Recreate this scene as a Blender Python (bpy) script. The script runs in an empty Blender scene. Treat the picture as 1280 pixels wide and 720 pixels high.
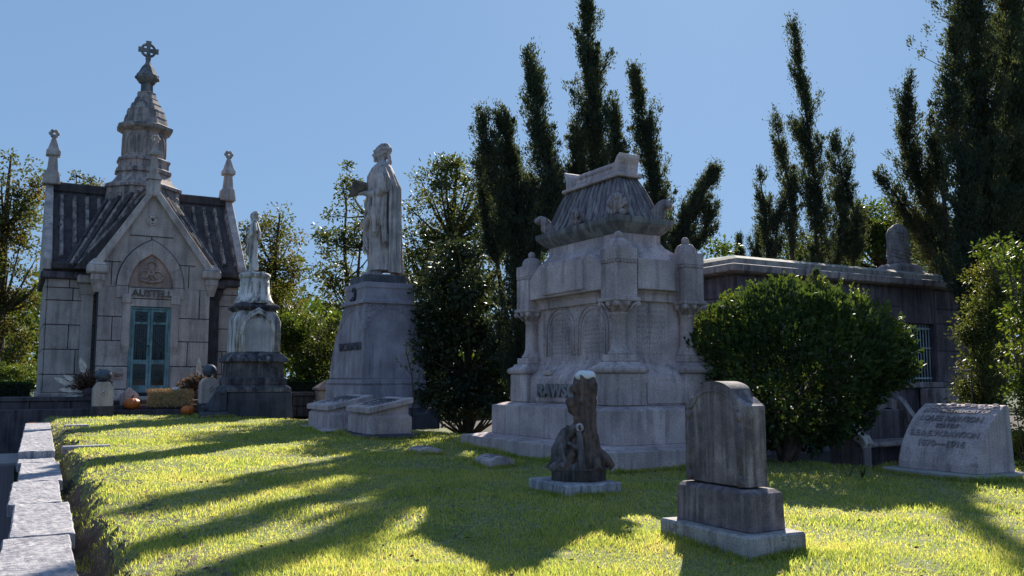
import bpy, bmesh, math, random
import numpy as np
from mathutils import Vector, Matrix, noise
R = math.radians
random.seed(7)
rng = np.random.default_rng(11)
S = bpy.context.scene
COL = S.collection

# ------------------------------------------------------------ camera, sky, sun
CAM_H, YAW, PITCH, FPX, SLOPE = 1.35, R(29.4), R(5.92), 1100.0, 0.0136
cd = bpy.data.cameras.new('camera'); cam = bpy.data.objects.new('camera', cd); COL.objects.link(cam)
cam.location = (0, 0, CAM_H); cam.rotation_euler = (R(90) + PITCH, 0, -YAW)
cd.sensor_width = 36; cd.lens = 36 * FPX / 1280; cd.clip_start = .1; cd.clip_end = 3000
S.camera = cam
SUN_AZ, SUN_EL = R(43), R(31.5)          # clockwise from +Y
w = bpy.data.worlds.new('World'); S.world = w; w.use_nodes = True
nt = w.node_tree
sky = nt.nodes.new('ShaderNodeTexSky'); sky.sky_type = 'NISHITA'; sky.sun_disc = False
sky.sun_elevation = SUN_EL; sky.sun_rotation = SUN_AZ; sky.air_density = 1.0; sky.dust_density = .3; sky.ozone_density = 1.6
bg = nt.nodes['Background']; bg.inputs['Strength'].default_value = .09
gm = nt.nodes.new('ShaderNodeGamma'); gm.inputs[1].default_value = .24      # gamma flattens the sky, adding light from behind on shaded fronts
mxs = nt.nodes.new('ShaderNodeMix'); mxs.data_type = 'RGBA'; mxs.blend_type = 'MULTIPLY'; mxs.inputs[0].default_value = 1; mxs.inputs[7].default_value = (.96, 1.49, 2.27, 1)
nt.links.new(sky.outputs[0], gm.inputs[0]); nt.links.new(gm.outputs[0], mxs.inputs[6]); nt.links.new(mxs.outputs[2], bg.inputs[0])
sd = bpy.data.lights.new('sun', 'SUN'); sd.energy = 4.8; sd.angle = R(.5); sd.color = (1, .93, .80)
sun = bpy.data.objects.new('sun', sd); COL.objects.link(sun); sun.location = (20, 20, 30)
tosun = Vector((math.sin(SUN_AZ) * math.cos(SUN_EL), math.cos(SUN_AZ) * math.cos(SUN_EL), math.sin(SUN_EL)))
sun.rotation_euler = tosun.to_track_quat('Z', 'Y').to_euler()
S.view_settings.view_transform = 'Standard'; S.view_settings.look = 'None'
S.view_settings.exposure = 1.12; S.view_settings.gamma = 1.0
S.cycles.max_bounces = 6; S.cycles.transparent_max_bounces = 6; S.cycles.use_denoising = True

# pixel of the survey drawing + distance -> place in the world
_f = Vector((math.sin(YAW) * math.cos(PITCH), math.cos(YAW) * math.cos(PITCH), math.sin(PITCH)))
_r = Vector((math.cos(YAW), -math.sin(YAW), 0)); _u = _r.cross(_f)
def at(px, py, dep):
    return Vector((0, 0, CAM_H)) + dep * (_f + (px - 640) / FPX * _r + (360 - py) / FPX * _u)

def sm(t): t = np.clip(t, 0, 1); return t * t * (3 - 2 * t)
def hgt(x, y):
    x = np.asarray(x, float); y = np.asarray(y, float)
    h = SLOPE * y + .02 * np.sin(x * .9 + .4) * np.sin(y * .55 + 1) + .012 * np.sin(x * 2.3 + y * 1.7)
    h = h - .36 * sm((x - (10.45 - (y - 8) * .28)) / 1.1) * sm((y - 7.9) / .7)
    edge = .78 + .06 * np.sin(y * 1.9) + .04 * np.sin(y * 4.7) + .03 * np.sin(y * 11 + 1) - .24 * sm((y - 19) / 4) + .022 * (y - 7)
    bank = sm((edge - x) / .3 + .1)
    h = h - bank * (.30 - .22 * sm((y - 17) / 5))
    return h
def H(x, y): return float(hgt(x, y))

# ------------------------------------------------------------ materials
def mat(name):
    m = bpy.data.materials.new(name); m.use_nodes = True
    n = m.node_tree.nodes; n.clear(); out = n.new('ShaderNodeOutputMaterial')
    return m, n, m.node_tree.links, out
def ramp(n, stops, interp='LINEAR'):
    r = n.new('ShaderNodeValToRGB'); e = r.color_ramp.elements; r.color_ramp.interpolation = interp
    while len(e) < len(stops): e.new(.5)
    for i, (p, c) in enumerate(stops): e[i].position = p; e[i].color = (*c, 1) if len(c) == 3 else c
    return r
def g(v): return (v, v, v)
def stone(name, base, dark, streak=.5, light=None, grain=.25, rough=.85, sc=1.0, bump=.25, spots=0, thr=.52):
    m, n, L, out = mat(name)
    p = n.new('ShaderNodeBsdfPrincipled'); p.inputs['Roughness'].default_value = rough
    p.inputs['Specular IOR Level'].default_value = .25
    geo = n.new('ShaderNodeNewGeometry')
    def nz(scale, det, mp=None, rough_=.6):
        t = n.new('ShaderNodeTexNoise'); t.inputs['Scale'].default_value = scale; t.inputs['Detail'].default_value = det
        t.inputs['Roughness'].default_value = rough_
        if mp:
            v = n.new('ShaderNodeMapping'); v.inputs['Scale'].default_value = mp
            L.new(geo.outputs['Position'], v.inputs[0]); L.new(v.outputs[0], t.inputs['Vector'])
        else: L.new(geo.outputs['Position'], t.inputs['Vector'])
        return t
    def mix(fac, a, b, typ='MIX'):
        x = n.new('ShaderNodeMix'); x.data_type = 'RGBA'; x.blend_type = typ
        if isinstance(fac, float): x.inputs[0].default_value = fac
        else: L.new(fac, x.inputs[0])
        for s, v in ((6, a), (7, b)):
            if isinstance(v, tuple): x.inputs[s].default_value = (*v, 1)
            else: L.new(v, x.inputs[s])
        return x.outputs[2]
    light = light or tuple(min(1, c * 1.35) for c in base)
    a = nz(1.7 * sc, 5); ra = ramp(n, [(.35, tuple(c * .78 for c in base)), (.5, base), (.68, light)])
    L.new(a.outputs[0], ra.inputs[0])
    st = nz(1.0, 5, (7 * sc, 7 * sc, .55 * sc)); rs = ramp(n, [(thr - .06, g(0)), (thr + .07, g(1))]); L.new(st.outputs[0], rs.inputs[0])
    b1 = nz(2.2 * sc, 4, None, .7); rb = ramp(n, [(.34, g(.25)), (.58, g(1))]); L.new(b1.outputs[0], rb.inputs[0])
    mu = n.new('ShaderNodeMath'); mu.operation = 'MULTIPLY'; L.new(rs.outputs[0], mu.inputs[0]); L.new(rb.outputs[0], mu.inputs[1])
    m2 = n.new('ShaderNodeMath'); m2.operation = 'MULTIPLY'; L.new(mu.outputs[0], m2.inputs[0]); m2.inputs[1].default_value = streak
    c = mix(m2.outputs[0], ra.outputs[0], dark)
    gr = nz(55 * sc, 2); rg = ramp(n, [(.3, g(1 - grain)), (.7, g(1 + grain * .6))]); L.new(gr.outputs[0], rg.inputs[0])
    c = mix(1.0, c, rg.outputs[0], 'MULTIPLY')
    if spots:
        v = nz(9, 6, None, .75); rv = ramp(n, [(.60, g(0)), (.66, g(1))]); L.new(v.outputs[0], rv.inputs[0])
        mm = n.new('ShaderNodeMath'); mm.operation = 'MULTIPLY'; L.new(rv.outputs[0], mm.inputs[0]); mm.inputs[1].default_value = spots
        c = mix(mm.outputs[0], c, dark)
    L.new(c, p.inputs['Base Color'])
    bp = n.new('ShaderNodeBump'); bp.inputs['Strength'].default_value = bump; bp.inputs['Distance'].default_value = .01
    hb = nz(28 * sc, 6, None, .7); L.new(hb.outputs[0], bp.inputs['Height']); L.new(bp.outputs[0], p.inputs['Normal'])
    L.new(p.outputs[0], out.inputs[0]); return m
def plain(name, c, rough=.6, metal=0, var=.2, sc=12, bump=0.0):
    m, n, L, out = mat(name); p = n.new('ShaderNodeBsdfPrincipled')
    p.inputs['Roughness'].default_value = rough; p.inputs['Metallic'].default_value = metal
    geo = n.new('ShaderNodeNewGeometry'); t = n.new('ShaderNodeTexNoise'); t.inputs['Scale'].default_value = sc; t.inputs['Detail'].default_value = 5
    L.new(geo.outputs['Position'], t.inputs['Vector'])
    r = ramp(n, [(.3, tuple(x * (1 - var) for x in c)), (.7, tuple(min(1, x * (1 + var)) for x in c))])
    L.new(t.outputs[0], r.inputs[0]); L.new(r.outputs[0], p.inputs['Base Color'])
    if bump:
        b = n.new('ShaderNodeBump'); b.inputs['Strength'].default_value = bump; b.inputs['Distance'].default_value = .02
        L.new(t.outputs[0], b.inputs['Height']); L.new(b.outputs[0], p.inputs['Normal'])
    L.new(p.outputs[0], out.inputs[0]); return m
def leafmat(name, cols, trans=.45, rough=.5, patch=1.2, spec=.3):
    """leaves: colour differs from leaf to leaf and in patches; some sunlight passes through"""
    m, n, L, out = mat(name); geo = n.new('ShaderNodeNewGeometry')
    r = ramp(n, [(i / max(1, len(cols) - 1), c) for i, c in enumerate(cols)])
    t = n.new('ShaderNodeTexNoise'); t.inputs['Scale'].default_value = patch; t.inputs['Detail'].default_value = 3
    L.new(geo.outputs['Position'], t.inputs['Vector'])
    a = n.new('ShaderNodeMath'); a.operation = 'MULTIPLY_ADD'; a.inputs[1].default_value = 1.6; a.inputs[2].default_value = -.55
    L.new(t.outputs[0], a.inputs[0])
    b = n.new('ShaderNodeMath'); b.operation = 'MULTIPLY_ADD'; b.inputs[1].default_value = .5
    L.new(geo.outputs['Random Per Island'], b.inputs[0]); L.new(a.outputs[0], b.inputs[2]); L.new(b.outputs[0], r.inputs[0])
    p = n.new('ShaderNodeBsdfPrincipled'); p.inputs['Roughness'].default_value = rough; p.inputs['Specular IOR Level'].default_value = spec
    tr = n.new('ShaderNodeBsdfTranslucent'); mx = n.new('ShaderNodeMixShader'); mx.inputs[0].default_value = trans
    L.new(r.outputs[0], p.inputs['Base Color'])
    hs = n.new('ShaderNodeMix'); hs.data_type = 'RGBA'; hs.blend_type = 'MULTIPLY'; hs.inputs[0].default_value = 1
    hs.inputs[7].default_value = (1.9, 1.8, .7, 1); L.new(r.outputs[0], hs.inputs[6]); L.new(hs.outputs[2], tr.inputs[0])
    L.new(p.outputs[0], mx.inputs[1]); L.new(tr.outputs[0], mx.inputs[2]); L.new(mx.outputs[0], out.inputs[0]); return m

GRAN = stone('light_grey_granite', (.50, .40, .405), (.17, .14, .15), .6, grain=.35, thr=.54, bump=.4)
GRAN_DK = stone('sooty_roof_granite', (.125, .12, .13), (.30, .29, .28), .8, grain=.25, thr=.5)
PED = stone('blue_grey_granite', (.34, .30, .35), (.09, .09, .11), .45, grain=.2, thr=.55)
PEDB = stone('dark_base_granite', (.085, .085, .105), (.03, .03, .04), .6)  # darkest granite: bases, scroll stone, wreath and small lettering
MAUS = stone('warm_grey_granite_blocks', (.50, .415, .385), (.17, .14, .14), .5, grain=.3, sc=.8, thr=.53, light=(.60, .50, .46))
MAUSL = stone('pale_granite_trim', (.52, .43, .40), (.17, .14, .14), .55, grain=.3, sc=.8, thr=.52)
MJ = plain('dark_mortar', (.055, .05, .055), .95)
ROOF = stone('blackened_stone_roof', (.085, .07, .07), (.025, .025, .03), .7, sc=.8)
ROOFR = stone('worn_roof_ribs', (.36, .29, .26), (.06, .05, .055), .95, sc=1.2, thr=.46)
SPR = stone('smoke_stained_spire_granite', (.42, .34, .32), (.10, .095, .10), .85, grain=.2, sc=.9, thr=.48)
PINK = stone('pink_tympanum_granite', (.42, .29, .25), (.13, .10, .10), .5)
MARB = stone('weathered_white_marble', (.66, .62, .60), (.06, .06, .07), .9, grain=.12, thr=.53)
MARBB = stone('black_stained_marble', (.17, .155, .17), (.03, .03, .04), .95, grain=.2, thr=.42, light=(.42, .40, .39))
STAT = stone('stained_statue_marble', (.52, .44, .43), (.12, .11, .12), .8, grain=.1, sc=1.8, thr=.55, bump=.1)
HS = stone('dark_weathered_marble', (.24, .195, .21), (.085, .07, .08), .85, grain=.35, sc=2.2, thr=.47, light=(.40, .34, .35), bump=.5)
HSB = stone('lichen_marble_plinth', (.36, .33, .335), (.09, .08, .09), .6, grain=.4, sc=2.0, thr=.53, spots=.7, bump=.6)
COPE = stone('grey_white_marble_coping', (.46, .44, .47), (.16, .15, .19), .85, grain=.5, sc=2.6, thr=.48, light=(.64, .60, .60), spots=.8, bump=.9)
BRICKC = plain('red_clay_coping', (.32, .17, .12), .9, var=.3)
VAULT = stone('dark_vault_granite', (.16, .13, .155), (.05, .045, .055), .85, grain=.3, sc=1.0, thr=.48)
VTRIM = stone('vault_cornice_granite', (.34, .28, .29), (.07, .065, .07), .8, grain=.25)
VTOP = stone('vault_roof_granite', (.34, .31, .28), (.09, .085, .085), .7)
WALLD = stone('dark_wall_stone', (.10, .085, .095), (.04, .035, .045), .8, sc=1.5)  # dark stone of walls, steps and the right pilaster
STUMP = stone('brown_stained_stone_bark', (.155, .105, .09), (.045, .04, .045), .8, grain=.4, sc=3, bump=.6)
STUMPG = stone('grey_stone_roots', (.17, .145, .15), (.05, .045, .05), .8, grain=.4, sc=3, bump=.5)
WHITE = plain('white_lime_crust', (.72, .72, .74), .9, var=.1, sc=40)
BRONZE = stone('verdigris_bronze', (.17, .29, .31), (.05, .085, .10), .7, grain=.2, sc=2, rough=.55)
BRONZED = plain('dark_bronze_grille', (.035, .07, .08), .5, .3)
GLASSD = plain('dark_glass_behind_grille', (.012, .016, .022), .15)
IRON = plain('pale_painted_iron', (.42, .50, .55), .5)
HEDGEIN = plain('hedge_inner_shade', (.012, .014, .012), 1)
PUMP = plain('orange_pumpkin_skin', (.62, .15, .03), .45, var=.15)
PUMPW = plain('white_pumpkin_skin', (.62, .60, .58), .5, var=.1)
STEM = plain('dry_stem', (.12, .10, .05), .9)
GOURD = plain('slate_blue_gourd', (.055, .07, .095), .35, var=.3)
BARK = plain('bark', (.075, .058, .045), .95, var=.4, sc=14, bump=.6)
BARKP = plain('ruddy_bark', (.085, .05, .04), .95, var=.4, sc=9, bump=.5)
HAYM = plain('hay_straw', (.42, .27, .13), .95, var=.55, sc=30, bump=.5)
SOIL = plain('dry_soil', (.10, .078, .062), 1, var=.45, sc=9, bump=.8)
MULCH = plain('dark_mulch', (.030, .024, .020), 1, var=.5, sc=14, bump=.7)
CONC = plain('concrete', (.30, .28, .28), .9, var=.2, sc=5)

# ------------------------------------------------------------ mesh building
class MB:
    def __init__(s): s.bm = bmesh.new()
    def _new(s, verts, faces, mi=0, smooth=False):
        vs = [s.bm.verts.new(v) for v in verts]; fs = []
        for f in faces:
            try: q = s.bm.faces.new([vs[i] for i in f])
            except ValueError: continue
            q.material_index = mi; q.smooth = smooth; fs.append(q)
        return vs, fs
    def _bev(s, fs, b, seg=1):
        if b <= 0: return
        ed = list({e for f in fs for e in f.edges})
        mi = fs[0].material_index
        r = bmesh.ops.bevel(s.bm, geom=ed, offset=b, segments=seg, affect='EDGES', profile=.5, clamp_overlap=True)
        for f in r['faces']: f.material_index = mi
    def box(s, x0, x1, y0, y1, z0, z1, b=0.0, mi=0, top=None):
        """top=(dx,dy) shrinks the top face on each side"""
        tx, ty = top or (0, 0)
        v = [(x0, y0, z0), (x1, y0, z0), (x1, y1, z0), (x0, y1, z0), (x0 + tx, y0 + ty, z1), (x1 - tx, y0 + ty, z1), (x1 - tx, y1 - ty, z1), (x0 + tx, y1 - ty, z1)]
        vs, fs = s._new(v, [(3, 2, 1, 0), (4, 5, 6, 7), (0, 1, 5, 4), (1, 2, 6, 5), (2, 3, 7, 6), (3, 0, 4, 7)], mi)
        s._bev(fs, b); return s
    def rings(s, rs, mi=0, smooth=False, cap=True):
        """rs: list of closed loops with the same number of points"""
        n = len(rs[0]); v = [p for r in rs for p in r]; f = []
        for k in range(len(rs) - 1):
            for i in range(n):
                j = (i + 1) % n; f.append((k * n + i, k * n + j, (k + 1) * n + j, (k + 1) * n + i))
        if cap: f.append(tuple(range(n))[::-1]); f.append(tuple((len(rs) - 1) * n + i for i in range(n)))
        return s._new(v, f, mi, smooth)
    def rects(s, lv, mi=0, b=0):
        """lv: (z,x0,x1,y0,y1) levels"""
        vs, fs = s.rings([[(a, c, z), (b_, c, z), (b_, d, z), (a, d, z)] for z, a, b_, c, d in lv], mi)
        s._bev(fs, b); return s
    def lathe(s, c, prof, n=16, mi=0, smooth=True, rot=0, sx=1, sy=1, flute=0, nf=8):
        rs = []
        for r, z in prof:
            rs.append([(c[0] + sx * r * (1 + flute * abs(math.sin(nf * .5 * t))) * math.cos(t), c[1] + sy * r * (1 + flute * abs(math.sin(nf * .5 * t))) * math.sin(t), c[2] + z)
                       for t in [rot + 2 * math.pi * i / n for i in range(n)]])
        s.rings(rs, mi, smooth); return s
    def prism(s, pts, axis, a, b, mi=0, bev=0, smooth=False):
        """pts in the plane across the axis, swept from a to b"""
        def q(p, t): return {'x': (t, p[0], p[1]), 'y': (p[0], t, p[1]), 'z': (p[0], p[1], t)}[axis]
        vs, fs = s.rings([[q(p, a) for p in pts], [q(p, b) for p in pts]], mi, smooth)
        if smooth:
            for f in fs[-2:]: f.smooth = False
        s._bev(fs, bev); return s
    def tube(s, pts, rad, n=8, mi=0, smooth=True):
        pts = [Vector(p) for p in pts]; rs = []
        up = None
        for i, p in enumerate(pts):
            d = (pts[min(i + 1, len(pts) - 1)] - pts[max(i - 1, 0)]).normalized()
            if up is None:
                up = Vector((0, 0, 1)) if abs(d.z) < .9 else Vector((1, 0, 0))
            a = d.cross(up).normalized(); b = a.cross(d).normalized(); up = b
            r = rad[i] if isinstance(rad, (list, tuple)) else rad
            rs.append([tuple(p + r * (math.cos(t) * a + math.sin(t) * b)) for t in [2 * math.pi * k / n for k in range(n)]])
        s.rings(rs, mi, smooth); return s
    def ball(s, c, r, mi=0, u=12, v=8, sc=(1, 1, 1), M=None):
        rs = []
        for j in range(1, v):
            ph = math.pi * j / v
            rs.append([(math.sin(ph) * math.cos(2 * math.pi * i / u), math.sin(ph) * math.sin(2 * math.pi * i / u), -math.cos(ph)) for i in range(u)])
        rs = [[(0.001 * p[0], .001 * p[1], -1) for p in rs[0]]] + rs + [[(.001 * p[0], .001 * p[1], 1) for p in rs[0]]]
        out = []
        for rr in rs:
            o = []
            for p in rr:
                q = Vector((p[0] * r * sc[0], p[1] * r * sc[1], p[2] * r * sc[2]))
                if M: q = M @ q
                o.append(tuple(q + Vector(c)))
            out.append(o)
        s.rings(out, mi, True); return s
    def xf(s, M):
        bmesh.ops.transform(s.bm, matrix=M, verts=s.bm.verts); return s
    def jitter(s, amp, sc=3, seed=0):
        for v in s.bm.verts: v.co += amp * noise.noise_vector(v.co * sc + Vector((seed, 0, 0)))
        return s
    def mesh(s, name, mats, off=Vector()):
        me = bpy.data.meshes.new(name); bmesh.ops.recalc_face_normals(s.bm, faces=s.bm.faces)
        if off.length: bmesh.ops.translate(s.bm, verts=s.bm.verts, vec=-off)
        s.bm.to_mesh(me); s.bm.free()
        for m in (mats if isinstance(mats, (list, tuple)) else [mats]): me.materials.append(m)
        return me
    def build(s, name, mats, parent=None, base=None):
        off = wpos(parent) if parent else Vector(base or (0, 0, 0))
        me = s.mesh(name, mats, off); o = bpy.data.objects.new(name, me); COL.objects.link(o)
        if parent: o.parent = parent
        else: o.location = off
        return o
def wpos(o):
    v = Vector()
    while o: v += o.location; o = o.parent
    return v
def tag(o, label, cat, group=None):
    o['label'] = label; o['category'] = cat
    if group: o['group'] = group
    return o
def thing(name, loc, label, cat, group=None):
    o = bpy.data.objects.new(name, None); COL.objects.link(o); o.location = loc; o.empty_display_size = .2
    return tag(o, label, cat, group)
def struct(o, kind='structure'): o['kind'] = kind; return o
def raw(name, V, F, mats, parent=None, off=Vector(), smooth=False):
    """big meshes from numpy arrays; F all quads"""
    me = bpy.data.meshes.new(name); V = np.asarray(V, np.float32) - np.array(off, np.float32); F = np.asarray(F, np.int32); k = F.shape[1]
    me.vertices.add(len(V)); me.vertices.foreach_set('co', V.ravel())
    me.loops.add(F.size); me.loops.foreach_set('vertex_index', F.ravel())
    me.polygons.add(len(F)); me.polygons.foreach_set('loop_start', np.arange(0, F.size, k, dtype=np.int32))
    me.update(calc_edges=True)
    for m in (mats if isinstance(mats, (list, tuple)) else [mats]): me.materials.append(m)
    if smooth: me.polygons.foreach_set('use_smooth', [True] * len(F))
    o = bpy.data.objects.new(name, me); COL.objects.link(o)
    if parent: o.parent = parent
    else: o.location = off
    return o
def text_mb(mb, txt, size, depth, M, bold=0.0, fit=None, bend=None, mi=0, sx=1.0):
    """carved or raised letters: M takes (x right, y up, z out) to the world"""
    cu = bpy.data.curves.new('t', 'FONT'); cu.body = txt; cu.size = size; cu.extrude = depth / 2; cu.offset = bold
    cu.align_x = 'CENTER'; cu.align_y = 'CENTER'; cu.resolution_u = 3
    o = bpy.data.objects.new('t', cu); COL.objects.link(o)
    me = bpy.data.meshes.new_from_object(o.evaluated_get(bpy.context.evaluated_depsgraph_get()))
    bpy.data.objects.remove(o); bpy.data.curves.remove(cu)
    xs = [v.co.x for v in me.vertices]; k = sx
    if fit and xs: k = fit / (max(xs) - min(xs))
    tmp = bmesh.new(); tmp.from_mesh(me)
    for v in tmp.verts:
        p = Vector((v.co.x * k, v.co.y, v.co.z))
        v.co = bend(p) if bend else M @ p
    for f in tmp.faces: f.material_index = mi
    m2 = bpy.data.meshes.new('t'); tmp.to_mesh(m2); tmp.free(); mb.bm.from_mesh(m2)
    bpy.data.meshes.remove(m2); bpy.data.meshes.remove(me)
def face_negx(x, yc, zc):  # letters on a face looking to -X
    return Matrix(((0, 0, -1, x), (-1, 0, 0, yc), (0, 1, 0, zc), (0, 0, 0, 1)))
def face_negy(xc, y, zc):
    return Matrix(((1, 0, 0, xc), (0, 0, -1, y), (0, 1, 0, zc), (0, 0, 0, 1)))
def remeshed(mb, name, mats, parent, voxel, smooth_it=2, disp=0, dsc=8, base=None):
    """fuse overlapping pieces into one continuous surface"""
    off = wpos(parent) if parent else Vector(base)
    me = mb.mesh(name, mats, off); o = bpy.data.objects.new(name, me); COL.objects.link(o)
    r = o.modifiers.new('r', 'REMESH'); r.mode = 'VOXEL'; r.voxel_size = voxel; r.use_smooth_shade = True
    if smooth_it: q = o.modifiers.new('s', 'SMOOTH'); q.iterations = smooth_it; q.factor = .5
    m2 = bpy.data.meshes.new_from_object(o.evaluated_get(bpy.context.evaluated_depsgraph_get()))
    m2.name = name; o.modifiers.clear(); o.data = m2; bpy.data.meshes.remove(me)
    if disp:
        nv_ = len(m2.vertices); co = np.empty(nv_ * 3, np.float32); no = np.empty(nv_ * 3, np.float32)
        m2.vertices.foreach_get('co', co); m2.vertex_normals.foreach_get('vector', no); co = co.reshape(-1, 3); no = no.reshape(-1, 3)
        am = np.array([noise.noise(Vector(c) * dsc) for c in co], np.float32)[:, None]
        m2.vertices.foreach_set('co', (co + no * disp * am).ravel()); m2.update()
    m2.polygons.foreach_set('use_smooth', [True] * len(m2.polygons))
    if parent: o.parent = parent
    else: o.location = off
    return o

# ------------------------------------------------------------ ground
def grid(name, x0, x1, y0, y1, st, m, fn, off=0):
    nx = int((x1 - x0) / st) + 1; ny = int((y1 - y0) / st) + 1
    X, Y = np.meshgrid(np.linspace(x0, x1, nx), np.linspace(y0, y1, ny)); Z = fn(X, Y)
    V = np.stack([X.ravel(), Y.ravel(), Z.ravel()], 1); i = np.arange(nx * ny).reshape(ny, nx)
    F = np.stack([i[:-1, :-1].ravel(), i[:-1, 1:].ravel(), i[1:, 1:].ravel(), i[1:, :-1].ravel()], 1)
    return struct(raw(name, V, F, m, smooth=True))
# lawn material: thatch seen between the blades, worn soil on the bank
m, n, L, out = mat('lawn_thatch'); p = n.new('ShaderNodeBsdfPrincipled'); p.inputs['Roughness'].default_value = 1
geo = n.new('ShaderNodeNewGeometry'); t = n.new('ShaderNodeTexNoise'); t.inputs['Scale'].default_value = 16; t.inputs['Detail'].default_value = 6
L.new(geo.outputs['Position'], t.inputs['Vector']); r = ramp(n, [(.3, (.07, .085, .04)), (.5, (.15, .165, .06)), (.72, (.27, .24, .13))])
L.new(t.outputs[0], r.inputs[0]); L.new(r.outputs[0], p.inputs['Base Color'])
bpn = n.new('ShaderNodeBump'); bpn.inputs['Strength'].default_value = .8; bpn.inputs['Distance'].default_value = .03
L.new(t.outputs[0], bpn.inputs['Height']); L.new(bpn.outputs[0], p.inputs['Normal']); L.new(p.outputs[0], out.inputs[0]); THATCH = m
lawn = grid('lawn', .74, 20, -4, 27.2, .1, THATCH, lambda x, y: hgt(np.maximum(x, .0), y))
bankg = grid('soil_bank', .36, 1.35, 3, 25.5, .03, SOIL, lambda x, y: hgt(x, y) - .012 + .02 * np.sin(x * 31 + np.sin(y * 13) * 2) * np.sin(y * 23) + rng.normal(size=x.shape) * .012)
mulch = grid('mulch_bed', 10.2, 34, 7.6, 40, .5, MULCH, lambda x, y: np.where(x < 10.3, -.5, np.minimum(hgt(np.minimum(x, 19), np.minimum(y, 26)) + .02 * sm((x - 10.8) / 1), .5)))
E4 = MB(); E4.bm.free(); E4 = MB()
E4._new([(-900, -900, -.62), (900, -900, -.62), (900, 900, -.62), (-900, 900, -.62)], [(0, 1, 2, 3)])
struct(E4.build('ground', plain('dry_earth_and_turf', (.035, .055, .014), 1, var=.4, sc=2)))
b = MB(); b._new([(-9, 27.4, .62), (40, 27.4, .62), (60, 90, .8), (-30, 90, .8)], [(0, 1, 2, 3)]); b._new([(-9, 27.4, .62), (40, 27.4, .62), (40, 27.4, -.7), (-9, 27.4, -.7)], [(0, 1, 2, 3)])
struct(b.build('terrace_ground', plain('terrace_turf', (.032, .052, .012), 1, var=.4, sc=3)))
# brick path left of the wall
m, n, L, out = mat('worn_brick_path'); p = n.new('ShaderNodeBsdfPrincipled'); p.inputs['Roughness'].default_value = .85
geo = n.new('ShaderNodeNewGeometry'); bt = n.new('ShaderNodeTexBrick'); bt.inputs['Scale'].default_value = 4.5; bt.inputs['Mortar Size'].default_value = .03
bt.inputs['Color1'].default_value = (.13, .085, .09, 1); bt.inputs['Color2'].default_value = (.09, .065, .075, 1); bt.inputs['Mortar'].default_value = (.03, .025, .03, 1)
L.new(geo.outputs['Position'], bt.inputs['Vector']); L.new(bt.outputs[0], p.inputs['Base Color'])
bb = n.new('ShaderNodeBump'); bb.inputs['Strength'].default_value = 1; bb.inputs['Distance'].default_value = .03; L.new(bt.outputs[1], bb.inputs['Height']); bb.invert = True
L.new(bb.outputs[0], p.inputs['Normal']); L.new(p.outputs[0], out.inputs[0])
b = MB(); b.box(-6, .1, -3, 21.8, -.64, -.48); struct(b.build('brick_path', m))
b = MB(); b.box(-7, .3, 21.801, 24.6, -.62, -.42, .01); struct(b.build('concrete_path', CONC))

# ------------------------------------------------------------ vegetation helpers
def leaf_obj(name, P, D, Ln, W, m, parent=None, off=Vector(), kind=None):
    """one pointed leaf per row: base P, direction D"""
    P = np.asarray(P); N = len(P); D = D / np.linalg.norm(D, axis=1, keepdims=True)
    Rn = rng.normal(size=(N, 3)); Sd = np.cross(D, Rn); Sd /= np.linalg.norm(Sd, axis=1, keepdims=True) + 1e-9
    Ln = np.broadcast_to(np.asarray(Ln, float), (N,))[:, None] * rng.uniform(.7, 1.3, (N, 1)); W = np.broadcast_to(np.asarray(W, float), (N,))[:, None]
    V = np.empty((N, 4, 3)); V[:, 0] = P; V[:, 1] = P + D * Ln * .5 + Sd * W * .5; V[:, 2] = P + D * Ln; V[:, 3] = P + D * Ln * .5 - Sd * W * .5
    F = np.arange(N * 4).reshape(N, 4)
    o = raw(name, V.reshape(-1, 3), F, m, parent, off)
    if kind: o['kind'] = kind
    return o
def unit(n): v = rng.normal(size=(n, 3)); return v / np.linalg.norm(v, axis=1, keepdims=True)

CON = leafmat('conifer_needles', [(.032, .044, .040), (.052, .070, .052), (.11, .11, .065)], .3, .75, .9, .08)
BROAD = leafmat('green_leaves', [(.030, .055, .016), (.055, .085, .020), (.11, .12, .025)], .45, .5, .6)
AUTUMN = leafmat('autumn_leaves', [(.035, .055, .018), (.065, .075, .025), (.12, .08, .035)], .45, .6, .8)
OLIVE = leafmat('olive_leaves', [(.030, .045, .020), (.060, .075, .025), (.13, .13, .035)], .4, .5, .7)
MAGN = leafmat('glossy_dark_leaves', [(.020, .032, .024), (.034, .050, .030), (.07, .08, .035)], .2, .5, .8, .3)
BOX = leafmat('shrub_leaves', [(.024, .044, .018), (.040, .068, .026), (.085, .115, .035)], .28, .55, 1.6, .25)
BRIGHT = leafmat('bright_green_leaves', [(.035, .06, .015), (.065, .10, .02), (.15, .17, .03)], .4, .5, 1.5)  # brighter yellow-green leaf colour
HEDG = leafmat('hedge_leaves', [(.016, .040, .012), (.030, .065, .015)], .3, .5, 1.5)

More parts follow.
